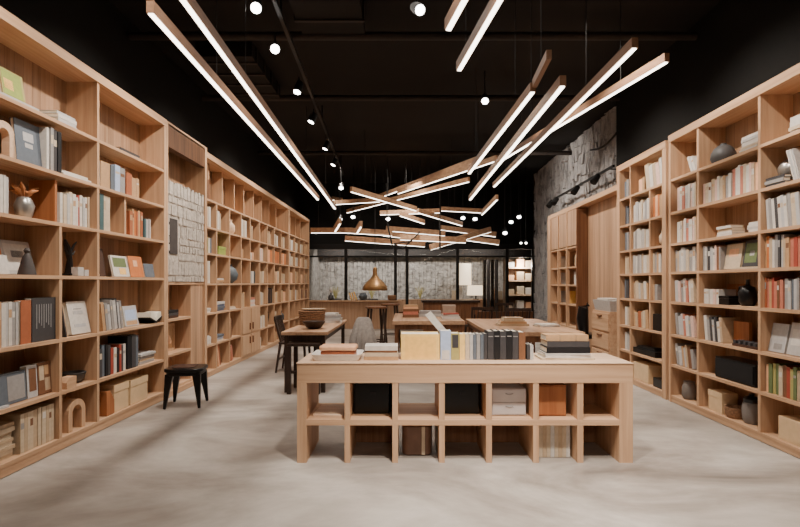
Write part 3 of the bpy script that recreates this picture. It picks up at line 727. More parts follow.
# right bookcase ornaments
p = on(1, XR, SH_R, 7, 723.5, .12)
lathe_thing('vase', p, [(.095, 0), (.115, .05), (.11, .1), (.085, .145), (.05, .175), (.03, .182), (.028, .195), (.012, .197)], DARKPOT, 'dark grey dome vase on the topmost shelf beside white books', 'vase')
p = on(1, XR, SH_R, 6, 790, .185)
t = thing('globe', p, 'silver globe on a stand behind flat grey books', 'globe')
MB().lathe(p, [(.05, 0), (.05, .015), (.012, .02), (.012, .05)], 16).build('stand', BLACK, t, smooth=True)
MB().lathe((p.x, p.y, p.z + .145), [(.085 * math.cos(a), .085 * math.sin(a)) for a in [math.radians(q) for q in range(-85, 90, 17)]], 20).build('sphere', SILVER, t, smooth=True)
p = on(1, XR, SH_R, 3, 729, .09)
t = thing('storage_box', p, 'small black lidded box between white books and black vase', 'box')
cbox('box_body', BLACKG, t, p.x - .05, p.x + .07, p.y - .075, p.y + .075, p.z, p.z + .06)
cbox('lid', BLACKG, t, p.x - .053, p.x + .073, p.y - .078, p.y + .078, p.z + .061, p.z + .085)
x_ = XR + .25
ya, yb = yR(744, x_), yR(727, x_)
tag(MB().box(x_, x_ + .02, ya, yb, SH_R[3] + .002, SH_R[3] + .2).build('board', W_ORANGE, bevel=.002), 'orange wooden board standing behind small white books', 'board')
p = on(1, XR, SH_R, 3, 748, .12)
t = thing('vase', p, 'black round vase with slim neck and side handle', 'vase')
MB().lathe(p, [(.05, 0), (.075, .04), (.078, .12), (.055, .17), (.018, .19), (.015, .23), (.02, .24)], 20).build('vase_body', BLACKG, t, smooth=True)
MB().tube([p + Vector((0, .07, .08)), p + Vector((-.01, .115, .12)), p + Vector((-.01, .1, .17)), p + Vector((0, .045, .175))], .009, 8).build('handle', BLACKG, t, smooth=True)
x_ = XR + .13
ya, yb = yR(749, x_), yR(733.5, x_)
tag(MB().box(x_, x_ + .03, ya, yb, SH_R[2] + .002, SH_R[2] + .22).build('board', W_ORANGE, bevel=.002), 'broad orange-brown board standing behind a dark shelf tray', 'board')
x_ = XR + .02
ya, yb = yR(757, x_), yR(732, x_)
t = thing('tray', (x_ + .05, (ya + yb) / 2, SH_R[2] + .002), 'flat dark slotted tray before the orange-brown board', 'tray')
cbox('tray_base', C('dark brown'), t, x_, x_ + .09, ya, yb, SH_R[2] + .002, SH_R[2] + .025)
for k in range(5):
    y = ya + (yb - ya) * (k + .5) / 5
    cbox('rib', C('charcoal'), t, x_, x_ + .09, y - .015, y + .015, SH_R[2] + .026, SH_R[2] + .055)
x_ = XR + .03
ya, yb = yR(754, x_), yR(714, x_)
z = SH_R[1] + .002
t = thing('speaker', (x_ + .1, (ya + yb) / 2, z), 'long black speaker box on the second shelf up under the board', 'speaker')
cbox('cabinet', BLACKG, t, x_ + .012, x_ + .2, ya, yb, z, z + .2, bevel=.006)
cbox('grille', plain('grille_black', (26, 25, 26), .9, bump=.6, scale=200), t, x_, x_ + .011, ya + .02, yb - .02, z + .02, z + .18)
cardbox(XR, 1, SH_R[0] + .002, 722, 708.5, .2, .15, .04, 'upright tan card box on the lowest shelf beside the basket')
p = on(1, XR, SH_R, 0, 729.5, .1); p.y = 4.72
tag(MB().lathe(p, [(.07, 0), (.085, .03), (.092, .1), (.084, .1), (.06, .015)], 20).build('basket', WOVEN, smooth=True), 'low brown woven basket between tan box and grey pot', 'basket')
p = on(1, XR, SH_R, 0, 752, .12)
t = thing('pot', p, 'grey ceramic pot with black lid on the lowest shelf', 'pot')
MB().lathe(p, [(.06, 0), (.075, .04), (.08, .12), (.072, .18), (.06, .19)], 22).build('pot_body', plain('pot_grey', (120, 114, 110), .45), t, smooth=True)
MB().lathe(p + Vector((0, 0, .191)), [(.066, 0), (.07, .03), (.05, .05), (.02, .055), (.025, .075), (.01, .08)], 20).build('lid', BLACKG, t, smooth=True)
cardbox(XR, 1, SH_R[0] + .002, 806, 778.5, .26, .2, .03, 'large tan box filling the lowest shelf by the frame edge', lid=False).name = 'storage_box'
p = on(1, XR, SH_R, 0, 689.5, .1)
lathe_thing('jar', p, [(.06, 0), (.075, .03), (.075, .13), (.055, .17), (.06, .19), (.03, .195)], plain('jar_grey', (112, 104, 98), .5), 'grey jar beside a tan book on narrow bay lowest shelf', 'jar')
RN2 = on(1, XR, SH_R, 0, 681, .08)
p = on(1, XR, SH_R, 5, 655, .12); p.y = 5.99
lathe_thing('pot', p, [(.05, 0), (.085, .04), (.09, .11), (.06, .16), (.065, .18)], plain('pot_cream', (206, 188, 166), .6), 'round cream pot on the slim bookcase beside white books', 'pot')
x_ = XR + .03
def slimbox(px0, px1, k, h, d, mat, lab, nm='storage_box'):
    ya, yb = yR(px1, x_), yR(px0, x_); z = SH_R[k] + .002
    ya, yb = clampy('RS', k, ya, yb)
    return tag(MB().box(x_, x_ + d, ya, yb, z, z + h).build(nm, mat, bevel=.005), lab, 'box')
slimbox(652, 662, 2, .2, .15, BLACKG, 'upright black box on the slim bookcase beside tan books')
ya, yb = clampy('RS', 1, yR(655, x_), yR(632, x_)); z = SH_R[1] + .002
t = thing('tray', (x_ + .1, (ya + yb) / 2, z), 'long black desk tray on the second shelf of slim bookcase', 'tray')
cbox('tray_base', BLACKG, t, x_, x_ + .16, ya, yb, z, z + .07, bevel=.006)
MB().prism([(ya + .05, z + .071), (yb - .03, z + .071), (yb - .1, z + .1), (ya + .1, z + .11)], 0, x_ + .03, x_ + .13).build('tray_lid', BLACKG, t)
slimbox(633.5, 648, 0, .23, .17, CREAMBOX, 'tan card box on the lowest shelf of the slim bookcase')
slimbox(653, 663, 0, .11, .15, BLACKG, 'small black box on the lowest shelf of the slim bookcase')

# ------------------------------------------------------------------ slatted wall, lattice shelf, corner desk on the right
sl = thing('trim_4', (3.33, 8.2, 0), None, None); sl['kind'] = 'structure'
cbox('slat_panel', W_SLAT, sl, 3.30, 3.355, yr[617] + .01, 9.0, 0, 2.72)
cbox('soffit', W[1], sl, 3.12, 3.54, yr[617] + .01, 10.9, 2.72, 2.8)
t = thing('lattice_bookcase', (3.3, 9.95, 0), 'narrow oak lattice bookcase against the stone wall', 'bookcase')
y0, y1 = 9.01, 10.88
cbox('side_panel', W_BROWN, t, 3.1, 3.5, y0, y0 + .05, 0, 2.71)  # oak side turned from the light, its shade put in as brown
cbox('side_panel', W[2], t, 3.1, 3.5, y1 - .22, y1, 0, 2.71)
cbox('back_panel', W_BACK, t, 3.5, 3.53, y0, y1, 0, 2.71)
cbox('upper_panel', W_SLAT, t, 3.12, 3.14, y0 + .05, y1 - .22, 2.05, 2.71)
zl = [.1, .5, .92, 1.29, 1.63, 2.0]
for z in zl: cbox('shelf', W[1], t, 3.12, 3.5, y0 + .05, y1 - .22, z, z + .03)
yv = [y0 + .05 + (y1 - .27 - y0) * f for f in (.35, .68)]
for y in yv: cbox('upright', W[2], t, 3.1, 3.16, y - .02, y + .02, .05, 2.71)
for j, (z, c, f) in enumerate(((1.66, 'white', .8), (1.66, 'beige', .1), (1.32, 'pale grey', .75), (1.32, 'white', .12), (.95, 'grey', .75), (.95, 'amber', .45), (2.03, 'cream', .6))):
    for q in range(3):
        y = y0 + .1 + (y1 - .4 - y0) * f + q * .05
        if any(abs(y + .02 - v) < .045 for v in yv): pass
        M = mat_side(1, y + .045, 3.19, z + .002)
        tag(book(M, .042, .2 + .02 * ((q + j) % 3), .16, c, False), f'{c} book, {ORD[q + 1]} from slatted wall in its group, {ORD[zl.index(round(z - .03, 2)) + 1]} lattice shelf, {"stone" if f > .4 else "desk"} side', 'book', 'books on the lattice bookcase')
# corner desk
t = thing('drawer_cabinet', (3.12, 7.6, 0), 'small oak drawer cabinet between slim bookcase and slatted wall', 'cabinet')
cbox('carcass', W[1], t, 2.97, 3.29, 7.24, 7.92, 0, .93)
for z0, z1 in ((.1, .34), (.37, .61), (.64, .9)):
    d = cbox('drawer', W[1], t, 2.952, 2.968, 7.26, 7.9, z0, z1, bevel=.003)
    cbox('handle', W_BROWN, d, 2.935, 2.951, 7.5, 7.66, z1 - .05, z1 - .03)
t = thing('tray', (3.12, 7.58, .932), 'deep white tray standing on the oak drawer cabinet', 'tray')
P0 = lambda z, e: [(2.99 - e, 7.27 - e, z), (3.25 + e, 7.27 - e, z), (3.25 + e, 7.86 + e, z), (2.99 - e, 7.86 + e, z)]
MB().rings([P0(.932, 0), P0(1.09, .03), P0(1.09, .015), P0(.945, -.01)]).build('tray_body', C('pale grey'), t)
tag(MB().box(3.0, 3.2, 7.4, 7.8, 1.095, 1.12).build('document_pad', C('white'), bevel=.003), 'white paper pad lying across the deep white tray', 'paper')
# ------------------------------------------------------------------ chairs, stools, tables
def chair(name, x, y, rot, seat_z, back_z, mat, label, w=.42, d=.42, style='slats', group='dark chairs and stools'):
    t = thing(name, (x, y, 0), label, 'chair', group)
    M = Matrix.Translation((x, y, 0)) @ Matrix.Rotation(rot, 4, 'Z')     # back at local +y
    MB(M).rbox(-w / 2, w / 2, -d / 2, d / 2, seat_z - .035, seat_z, .04).build('seat', mat, t)
    for sx in (-1, 1):
        MB(M).bar((sx * (w / 2 - .03), -d / 2 + .03, seat_z - .036), (sx * (w / 2), -d / 2, 0.0), .036, .036, 0, .026, .026).build('leg', mat, t)
        MB(M).bar((sx * (w / 2 - .03), d / 2 - .03, seat_z - .036), (sx * (w / 2), d / 2 + .03, 0.0), .036, .036, 0, .026, .026).build('leg', mat, t)
    zr = seat_z * .45
    for a, b_ in (((-w / 2 + .02, -d / 2 + .02), (w / 2 - .02, -d / 2 + .02)), ((-w / 2 + .02, d / 2 - .01), (w / 2 - .02, d / 2 - .01))):
        MB(M).bar((*a, zr), (*b_, zr), .02, .025).build('stretcher', mat, t)
    if back_z:
        for sx in (-1, 1):
            MB(M).bar((sx * (w / 2 - .03), d / 2 - .04, seat_z + .001), (sx * (w / 2 - .02), d / 2 + .05, back_z - .03), .03, .03).build('back_post', mat, t)
        if style == 'slats':
            for k in range(5):
                xx = -w / 2 + .07 + k * (w - .14) / 4
                MB(M).bar((xx, d / 2 - .035, seat_z + .001), (xx, d / 2 + .045, back_z - .03), .014, .014).build('spindle', mat, t)
        pts = [(-w / 2 + sx * w / 8, d / 2 + .05 + .03 * math.sin(PI * sx / 8), back_z - .015) for sx in range(9)]
        mb = MB(M); mb.rings([[(p[0], p[1] - .012, p[2] - .035), (p[0], p[1] + .012, p[2] - .035), (p[0], p[1] + .012, p[2] + .03), (p[0], p[1] - .012, p[2] + .03)] for p in pts]); mb.build('top_rail', mat, t)
    return t
def table(name, x0, x1, y0, y1, z, topmat, legmat, label, th=.04, inset=.06, leg=.05, cat='table', apron=True):
    t = thing(name, ((x0 + x1) / 2, (y0 + y1) / 2, 0), label, cat)
    cbox('tabletop', topmat, t, x0, x1, y0, y1, z - th, z, bevel=.004)
    for x in (x0 + inset, x1 - inset):
        for y in (y0 + inset, y1 - inset):
            cbox('leg', legmat, t, x - leg / 2, x + leg / 2, y - leg / 2, y + leg / 2, 0, z - th)
    if apron:
        for y in (y0 + inset, y1 - inset): cbox('apron', legmat, t, x0 + inset, x1 - inset, y - .012, y + .012, z - th - .08, z - th - .001)
        for x in (x0 + inset, x1 - inset): cbox('apron', legmat, t, x - .012, x + .012, y0 + inset, y1 - inset, z - th - .08, z - th - .001)
    return t
# black metal stool by the niche
t = thing('metal_stool', (-2.42, 5.54, 0), 'black metal stool with four splayed legs before the display niche', 'stool')
M = Matrix.Translation((-2.42, 5.54, 0)) @ Matrix.Rotation(math.radians(8), 4, 'Z')
MB(M).rbox(-.2, .2, -.19, .19, .385, .425, .09).build('seat', BLACKG, t, smooth=True)
MB(M).rbox(-.18, .18, -.17, .17, .345, .384, .08).build('seat_skirt', BLACKG, t, smooth=True)
MB(M).rbox(-.135, .1, -.11, .14, .4255, .432, .05).build('seat_pad', plain('stool_pad', (66, 44, 36), .5), t)
for sx in (-1, 1):
    for sy in (-1, 1):
        mb = MB(M); a = (sx * .14, sy * .13, .36); e = (sx * .178, sy * .172, 0.0)
        mb.bar(a, e, .085, .05, 0, .026, .024); mb.build('leg', BLACKG, t, bevel=.004)
# long table on the window side with stool and chair
T1 = table('reading_table', -1.52, -.95, 6.12, 8.2, .75, W_TABLE, W_DARK, 'narrow oak reading table with dark legs and a bowl on top')
t = thing('bar_stool', (-1.24, 6.42, 0), 'dark wooden bench stool pushed under the end of narrow table', 'stool', 'dark chairs and stools')
cbox('seat', W_DARK, t, -1.43, -1.04, 6.05, 6.5, .58, .615, bevel=.008)
for x, y in ((-1.41, 6.08), (-1.06, 6.08), (-1.41, 6.46), (-1.06, 6.46)):
    cbox('leg', W_DARK, t, x - .024, x + .024, y - .024, y + .024, 0, .58)
for y in (6.08, 6.46): cbox('stretcher', W_DARK, t, -1.385, -1.085, y - .012, y + .012, .25, .28)
chair('dining_chair', -1.70, 7.72, PI / 2, .46, .83, W_DARK, 'dark spindle chair on the bookcase side of the narrow reading table', style='slats')
# draped armchair
t = thing('draped_chair', (-.67, 7.9, 0), 'chair under a draped grey linen cover beside the narrow table', 'chair')
mb = MB(); R = []
nseg = 72
for z, hw, hd, sh, fold in ((0, .24, .27, 0, .03), (.15, .23, .26, 0, .027), (.35, .21, .24, .0, .022), (.5, .19, .21, .02, .016), (.6, .165, .17, .05, .012), (.7, .14, .12, .08, .008), (.77, .115, .08, .1, .004), (.8, .08, .04, .1, 0)):
    r = []
    for i in range(nseg):
        a = 2 * PI * i / nseg; c, s_ = math.cos(a), math.sin(a)
        k = (abs(c) ** 3 + abs(s_) ** 3) ** (-1 / 3)
        f = 1 + fold / .2 * math.sin(13 * a + 1.3 * math.sin(3 * a))
        r.append((-.67 + hw * c * k * f, 7.95 + sh + hd * s_ * k * f, z))
    R.append(r)
mb.rings(R); mb.build('linen_cover', GREYCLOTH, t, smooth=True)
# things on the narrow table
ZT = .7515
p = Vector(at(314, 320, 6.5)); p = Vector((-91 * 6.55 / F, 6.55, ZT))
tag(MB().lathe(p, [(.06, 0), (.1, .02), (.145, .085), (.15, .1), (.135, .1), (.09, .03), (.02, .02)], 24).build('bowl', W_DARK, smooth=True), 'dark wooden bowl on the near end of the narrow table', 'bowl')
p = Vector((-1.34, 7.2, ZT))
t = thing('basket', p, 'tall brown woven basket behind the dark wooden bowl', 'basket')
for k in range(7): MB().lathe(p + Vector((0, 0, .03 * k)), [(.165 + .004 * k, 0), (.176 + .004 * k, .012), (.17 + .004 * k, .026)], 28).build('woven_band', WOVEN, t, smooth=True)
tag(MB().lathe(p + Vector((.03, 0, .21)), [(.08, 0), (.17, .012), (.175, .02), (.16, .02), (.07, .008)], 28).build('plate', C('beige'), smooth=True), 'pale round plate resting on the tall woven basket', 'plate')
def stack(prefix, cx, y, z, items, group, where):
    """flat books, listed bottom first: (colour, width, depth, thickness, turn)"""
    n = len(items)
    for i, (c, wd, dp, th, tn) in enumerate(items):
        B = Matrix.Translation((cx, y, z)) @ Matrix.Rotation(tn, 4, 'Z') @ Matrix(((0, 0, 1, -wd / 2), (0, 1, 0, -dp / 2), (1, 0, 0, 0), (0, 0, 0, 1)))
        B = B @ Matrix.Identity(4)
        o = book(B, th, wd, dp, c, True)
        pos = 'single' if n == 1 else 'bottom' if i == 0 else 'topmost' if i == n - 1 else ORD[i + 1] + ' from bottom'
        tag(o, f'{c} book lying flat, {pos} of the stack {where}', 'book', group)
        z += th + .001
stack('', -1.12, 7.62, ZT, [('white', .32, .24, .03, .05), ('pale grey', .3, .24, .035, -.05), ('grey', .29, .22, .045, .1), ('white', .2, .16, .03, -.2)], 'books on the narrow table', 'on the narrow table')
# middle table
table('reading_table', -.2, .95, 7.9, 9.9, .75, W_TABLE, W_BROWN, 'wide oak reading table in the middle of the room', th=.06)
stack('', .1, 8.8, ZT, [('brown', .28, .24, .05, .02), ('coral', .26, .22, .05, -.03), ('brown', .28, .22, .045, .04), ('peach', .25, .2, .035, 0), ('tan', .24, .2, .03, .05)], 'books on the middle table', 'at the stool corner of the wide table')
stack('', .45, 9.0, ZT, [('pale grey', .4, .26, .05, 0), ('grey', .38, .25, .05, .03)], 'books on the middle table', 'at the centre of the wide table')
cardx = at(459, 318, 8.8)
t = thing('storage_box', (.95 - .17, 9.2, ZT), 'taupe lidded box on the wide reading table beside a red book', 'box')
cbox('box_body', plain('taupe_card', (168, 146, 130), .7), t, .7, .93, 9.2, 9.45, ZT, ZT + .15)
cbox('lid', plain('taupe_card', (168, 146, 130), .7), t, .695, .935, 9.195, 9.455, ZT + .151, ZT + .19)
stack('', .75, 8.3, ZT, [('white', .3, .22, .045, .05), ('pale grey', .28, .2, .035, -.05), ('red', .26, .2, .018, .1)], 'books on the middle table', 'near the black mullion end of the wide table')
# right table
table('reading_table', 1.02, 2.2, 6.1, 8.4, .75, W_TABLE, W_BROWN, 'broad oak reading table nearest the slim bookcase', th=.05)
stack('', 1.52, 7.1, ZT, [('beige', .42, .28, .03, .03), ('tan', .36, .26, .03, -.04), ('cream', .3, .24, .025, .06), ('beige', .27, .2, .025, 0)], 'books on the broad table', 'on the broad reading table')
stack('', 1.95, 6.9, ZT, [('pale grey', .3, .22, .02, .3), ('white', .28, .2, .015, .1)], 'papers on the broad table', 'on the desk side of broad table')
# sideboard, chairs, stools further back
t = thing('sideboard', (1.1, 12.3, 0), 'long dark brown sideboard below the glass partition', 'sideboard')
cbox('carcass', W_BROWN, t, .45, 1.75, 12, 12.5, .05, .88)
cbox('plinth', BLACK, t, .48, 1.72, 12.03, 12.47, 0, .049)
cbox('worktop', W_DARK, t, .4, 1.8, 11.96, 12.54, .88, .93)
for x in (.47, .9, 1.33): 
    d = cbox('door', W_BROWN, t, x, x + .4, 11.98, 11.999, .1, .84); cbox('handle', BLACK, d, x + .33, x + .35, 11.96, 11.979, .45, .6)
for x, y, r, lab in ((-.53, 9.1, .3, 'tall dark bar stool with brown seat beside the draped chair'), (-.3, 10.3, -.2, 'tall dark bar stool behind the wide reading table')):
    t = thing('bar_stool', (x, y, 0), lab, 'stool', 'dark chairs and stools')
    M = Matrix.Translation((x, y, 0)) @ Matrix.Rotation(r, 4, 'Z')
    MB(M).rbox(-.17, .17, -.17, .17, .89, .925, .05).build('seat', W_BROWN, t)
    for sx in (-1, 1):
        for sy in (-1, 1): MB(M).bar((sx * .11, sy * .11, .889), (sx * .18, sy * .18, 0), .036, .036).build('leg', W_DARK, t)
    for sy in (-1, 1): MB(M).bar((-.155, sy * .155, .3), (.155, sy * .155, .3), .02, .02).build('footrest', W_DARK, t)
chair('dining_chair', 2.25, 10.2, PI, .46, .84, W_DARK, 'dark spindle chair before the lattice bookcase, beside the broad table', w=.5)
chair('dining_chair', 1.55, 10.6, PI + .2, .46, .84, W_DARK, 'dark spindle chair between sideboard and broad reading table', w=.48)
chair('dining_chair', 2.5, 12.2, .1, .46, .84, W_DARK, 'dark spindle chair beneath the glass partition by the stone wall', w=.48)
# black curved chair at the corner desk
t = thing('desk_chair', (3.0, 8.25, 0), 'black padded chair with curved back behind the oak drawer cabinet', 'chair', 'dark chairs and stools')
pts = [(2.93, 8.12, .5), (2.90, 8.13, .62), (2.885, 8.13, .78), (2.90, 8.13, .94), (2.98, 8.13, 1.0)]
MB().tube(pts, [.05, .085, .095, .085, .04], 12).build('backrest', BLACKG, t, smooth=True)
MB().rbox(2.84, 3.22, 8.04, 8.44, .45, .52, .08).build('seat', BLACKG, t, smooth=True)
for sx in (2.88, 3.18):
    for sy in (8.08, 8.4): cbox('leg', BLACK, t, sx - .014, sx + .014, sy - .014, sy + .014, 0, .45)

# ------------------------------------------------------------------ front display table with cubbyholes
YT, YB = 3.75, 4.29
fx = lambda px: (px - CX) * YT / F
fz = lambda py: H - (py - CY) * YT / F
X0, X1 = fx(297), fx(633)
ft = thing('display_table', ((X0 + X1) / 2, 4.02, 0), 'long oak display table with two rows of open cubbyholes', 'table')
cbox('tabletop', W_TOP, ft, X0 - .005, X1 + .005, YT - .006, YB, .745, .75, bevel=.001)
cbox('apron', W[0], ft, X0, X1, YT, YB - .004, fz(383), .745)
cbox('side_panel', W[2], ft, X0, fx(306.5), YT + .001, YB - .005, 0, fz(383)); cbox('side_panel', W[2], ft, fx(619.5), X1, YT + .001, YB - .005, 0, fz(383))
DV = [(344.5, 350), (392.3, 398), (439, 444.8), (486.2, 492), (533.3, 539), (577.5, 583.5)]
for a, b_ in DV: cbox('divider', W[2], ft, fx(a), fx(b_), YT + .003, YB - .01, 0, fz(383))
cbox('shelf', W[0], ft, fx(306.5), fx(619.5), YT + .002, YB - .008, fz(425.5), fz(420))
EDG = [306.5] + [v for d in DV for v in d] + [619.5]
cells = [(fx(EDG[2 * i]), fx(EDG[2 * i + 1])) for i in range(7)]
for i in (1, 3, 4, 6): cbox('back_panel', W_CUBBY, ft, cells[i][0], cells[i][1], YB - .06, YB - .03, 0.002, fz(425.5))
for i in (1, 3, 6): cbox('back_panel', W_CUBBY, ft, cells[i][0], cells[i][1], YB - .06, YB - .03, fz(420), fz(383))
zu = fz(420) + .0015
for i, lab in ((1, 'black storage box in the second upper cubbyhole of display table'), (3, 'black storage box in the middle upper cubbyhole of display table')):
    a, b_ = cells[i]
    t = thing('storage_box', ((a + b_) / 2, 4.05, zu), lab, 'box')
    cbox('box_body', BLACKG, t, a + .012, b_ - .03, 3.93, 4.2, zu, zu + .235, bevel=.004)
    cbox('pull_tab', C('black'), t, (a + b_) / 2 - .02, (a + b_) / 2 + .02, 3.922, 3.9295, zu + .15, zu + .17)
a, b_ = cells[0]
tag(MB().rings([[(a + .03, 3.85, zu), (b_ - .02, 3.8, zu), (b_ - .01, 4.1, zu), (a + .05, 4.15, zu)], [(a + .03, 3.85, zu + .018), (b_ - .02, 3.8, zu + .018), (b_ - .01, 4.1, zu + .018), (a + .05, 4.15, zu + .018)]]).build('wooden_board', W_TOP), 'pale wooden board lying in the first upper cubbyhole', 'board')
a, b_ = cells[4]
t = thing('drawer_box', ((a + b_) / 2, 3.95, zu), 'white two-drawer box in an upper cubbyhole of display table', 'box')
wb = plain('white_box', (205, 200, 200), .6, var=.04)
cbox('carcass', wb, t, a + .02, b_ - .025, 3.88, 4.12, zu, zu + .205)
for q0, q1 in ((.008, .1), (.106, .198)):
    d = cbox('drawer', wb, t, a + .026, b_ - .031, 3.872, 3.8795, zu + q0, zu + q1, bevel=.002)
    MB().tube([((a + b_) / 2 - .03, 3.871, zu + q1 - .03), ((a + b_) / 2, 3.866, zu + q1 - .036), ((a + b_) / 2 + .03, 3.871, zu + q1 - .03)], .003, 6).build('handle', C('grey'), d)
a, b_ = cells[5]
t = thing('storage_box', ((a + b_) / 2, 3.95, zu), 'orange-brown box filling an upper cubbyhole of display table', 'box')
cbox('box_body', W_ORANGE, t, a + .006, b_ - .05, 3.86, 4.15, zu, zu + .238, bevel=.003)
cbox('front_panel', W_ORANGE, t, a + .018, b_ - .062, 3.853, 3.8595, zu + .012, zu + .226)
# lower cubbies
a, b_ = cells[2]
t = thing('storage_box', ((a + b_) / 2, 4.0, .001), 'brown rounded box with pale strap in a lower cubbyhole', 'box')
MB().rbox(a + .03, b_ - .045, 3.9, 4.12, .001, .24, .05).build('box_body', plain('leather_brown', (120, 90, 74), .5), t, smooth=True)
cbox('strap', C('cream'), t, b_ - .125, b_ - .1, 3.893, 3.8995, .012, .23)
MB().rbox(a + .04, b_ - .03, 4.13, 4.2, .001, .262, .03).build('back_flap', BLACKG, t)
a, b_ = cells[5]
nb = 8; wv = (b_ - .012 - a - .035) / nb
for i in range(nb):
    M = Matrix.Translation((a + .032 + i * wv, 3.87, .0015))
    c = ('cream', 'beige', 'cream', 'white')[i % 4]
    tag(book(M, wv - .0015, .25 + .006 * (i % 3), .19, c), f'{c} book, {ORD[i + 1]} from strap box side in the lower cubbyhole row', 'book', 'books in the display table')
# things on the tabletop
ZD = .7515
GD = 'books on the display table'
t = thing('tray', (-.54, 3.97, ZD), 'white rounded tray at the end of the display table', 'tray')
def rr(x0, x1, y0, y1, z, rad):
    P = []
    for cx, cy, a0 in ((x1 - rad, y1 - rad, 0), (x0 + rad, y1 - rad, 90), (x0 + rad, y0 + rad, 180), (x1 - rad, y0 + rad, 270)):
        for k in range(6):
            a = math.radians(a0 + 18 * k); P.append((cx + rad * math.cos(a), cy + rad * math.sin(a), z))
    return P
MB().rings([rr(-.70, -.36, 3.84, 4.1, ZD, .03), rr(-.725, -.335, 3.82, 4.12, ZD + .05, .04), rr(-.715, -.345, 3.83, 4.11, ZD + .05, .04), rr(-.69, -.37, 3.85, 4.09, ZD + .006, .03)]).build('tray_body', plain('tray_white', (236, 232, 226), .5, var=.03), t, smooth=True)
t = thing('box', (-.52, 3.97, ZD + .008), 'peach and orange rounded box inside the white tray', 'box')
MB().rbox(-.66, -.39, 3.88, 4.07, ZD + .008, ZD + .07, .03).build('box_body', C('rust'), t, smooth=True)
MB().rbox(-.668, -.382, 3.872, 4.078, ZD + .071, ZD + .105, .03).build('lid', C('peach'), t, smooth=True)
stack('', -.185, 3.98, ZD, [('tan', .265, .2, .026, 0), ('cream', .26, .2, .03, .02), ('brown', .25, .19, .014, -.02), ('white', .255, .19, .036, .02)], GD, 'beside the white tray on display table')
def stand(px0, px1, h, col, d, label, y=3.9, band=None, name='book'):
    x0_, x1_ = (px0 - CX) * y / F, (px1 - CX) * y / F
    return tag(book(Matrix.Translation((x0_, y, ZD)), x1_ - x0_ - .001, h, d, col, band=band, name=name), label, 'book', GD)
# yellow slip-cased volume, cover towards us
xa, xb = (401 - CX) * 3.9 / F, (440 - CX) * 3.9 / F
M = Matrix(((0, 1, 0, xa), (1, 0, 0, 3.9), (0, 0, 1, ZD), (0, 0, 0, 1)))
o = tag(MB().box(xa, xb - .003, 3.9, 3.905, ZD, ZD + .2).box(xa, xb - .003, 4.1, 4.105, ZD, ZD + .2).box(xa, xa + .004, 3.905, 4.1, ZD, ZD + .2).build('book', C('amber')), 'broad amber yellow book with its cover facing the aisle', 'book', GD)
cbox('pages', PAGE, o, xa + .004, xb - .008, 3.905, 4.1, ZD + .004, ZD + .197)
cbox('cover_print', C('yellow'), o, xa + .03, xb - .03, 3.8988, 3.9, ZD + .02, ZD + .18)
stand(440.5, 451, .225, 'pale blue', .15, 'pale blue and white book next to the broad amber book', band=('white', .02, .33))
stand(451.2, 459.5, .205, 'olive', .16, 'olive book next to the pale blue book on display table', band=('charcoal', .45, .95))
stand(459.7, 465, .2, 'amber', .16, 'slim amber book between olive and cream spines on display table')
stand(465.2, 469.5, .2, 'cream', .16, 'slim cream book beside the pale grey one on display table')
stand(469.7, 473, .2, 'pale grey', .16, 'slim pale grey book before the slate spines on display table')
for i in range(4): stand(473.2 + i * 3.6, 476.6 + i * 3.6, .198 + .004 * (i % 2), ('slate', 'grey', 'slate', 'charcoal')[i], .16, f'{("slate", "grey", "slate", "charcoal")[i]} slim book, {ORD[i + 1]} after the pale grey spine on display table')
for i in range(5): stand(487.8 + i * 6.2, 493.8 + i * 6.2, .222 + .003 * (i % 2), 'black' if i % 2 else 'charcoal', .17, f'{"black" if i % 2 else "charcoal"} thick book, {ORD[5 - i]} from the brown book on display table', band=('grey', .8, .83))
stand(519, 525.5, .215, 'brown', .17, 'brown book closing the upright row on the display table')
stand(527, 530, .12, 'charcoal', .14, 'small charcoal book standing apart beside the brown book'); stand(530.3, 533.5, .115, 'pale grey', .14, 'small pale grey book next to the small charcoal one')
# cream book leaning over the amber volume
th = math.radians(40)
bx_ = (459.5 - CX) * 4.1 / F
M = Matrix.Translation((bx_, 4.115, ZD)) @ Matrix.Rotation(-th, 4, 'Y')
tag(book(M, .055, .43, .12, 'white'), 'tall white book leaning behind the upright row on display table', 'book', GD)
for zq, h_, c, wd, tn, lab in ((0, .014, 'cream', .42, 0, 'bottom cream book'), (.015, .02, 'white', .36, .03, 'white book above the cream one'), (.036, .014, 'pale grey', .35, -.02, 'pale grey book under the black books')):
    B = Matrix.Translation((1.27, 4.0, ZD + zq)) @ Matrix.Rotation(tn, 4, 'Z') @ Matrix(((0, 0, 1, -wd / 2), (0, 1, 0, -.11), (1, 0, 0, 0), (0, 0, 0, 1)))
    tag(book(B, h_, wd, .22, c), lab + ', flat pile at the bare end of display table', 'book', GD)
for zq, c, wd in ((.052, 'black', .34), (.098, 'charcoal', .33)):
    B = Matrix.Translation((1.275, 4.0, ZD + zq)) @ Matrix(((0, 0, 1, -wd / 2), (0, 1, 0, -.1), (1, 0, 0, 0), (0, 0, 0, 1)))
    o = tag(book(B, .044, wd, .2, c), f'thick {c} book in the flat pile at the bare end of display table', 'book', GD)
for i, (q0, q1) in enumerate(((-.17, -.065), (-.06, .06), (.065, .16))):
    B = Matrix(((0, 0, 1, 1.275 + q0), (0, 1, 0, 3.91), (1, 0, 0, ZD + .144), (0, 0, 0, 1)))
    tag(book(B, .048, q1 - q0, .18, 'tan'), f'small tan book, {("first", "middle", "last")[i]} of three lying on the black pile, counted from upright row', 'book', GD)

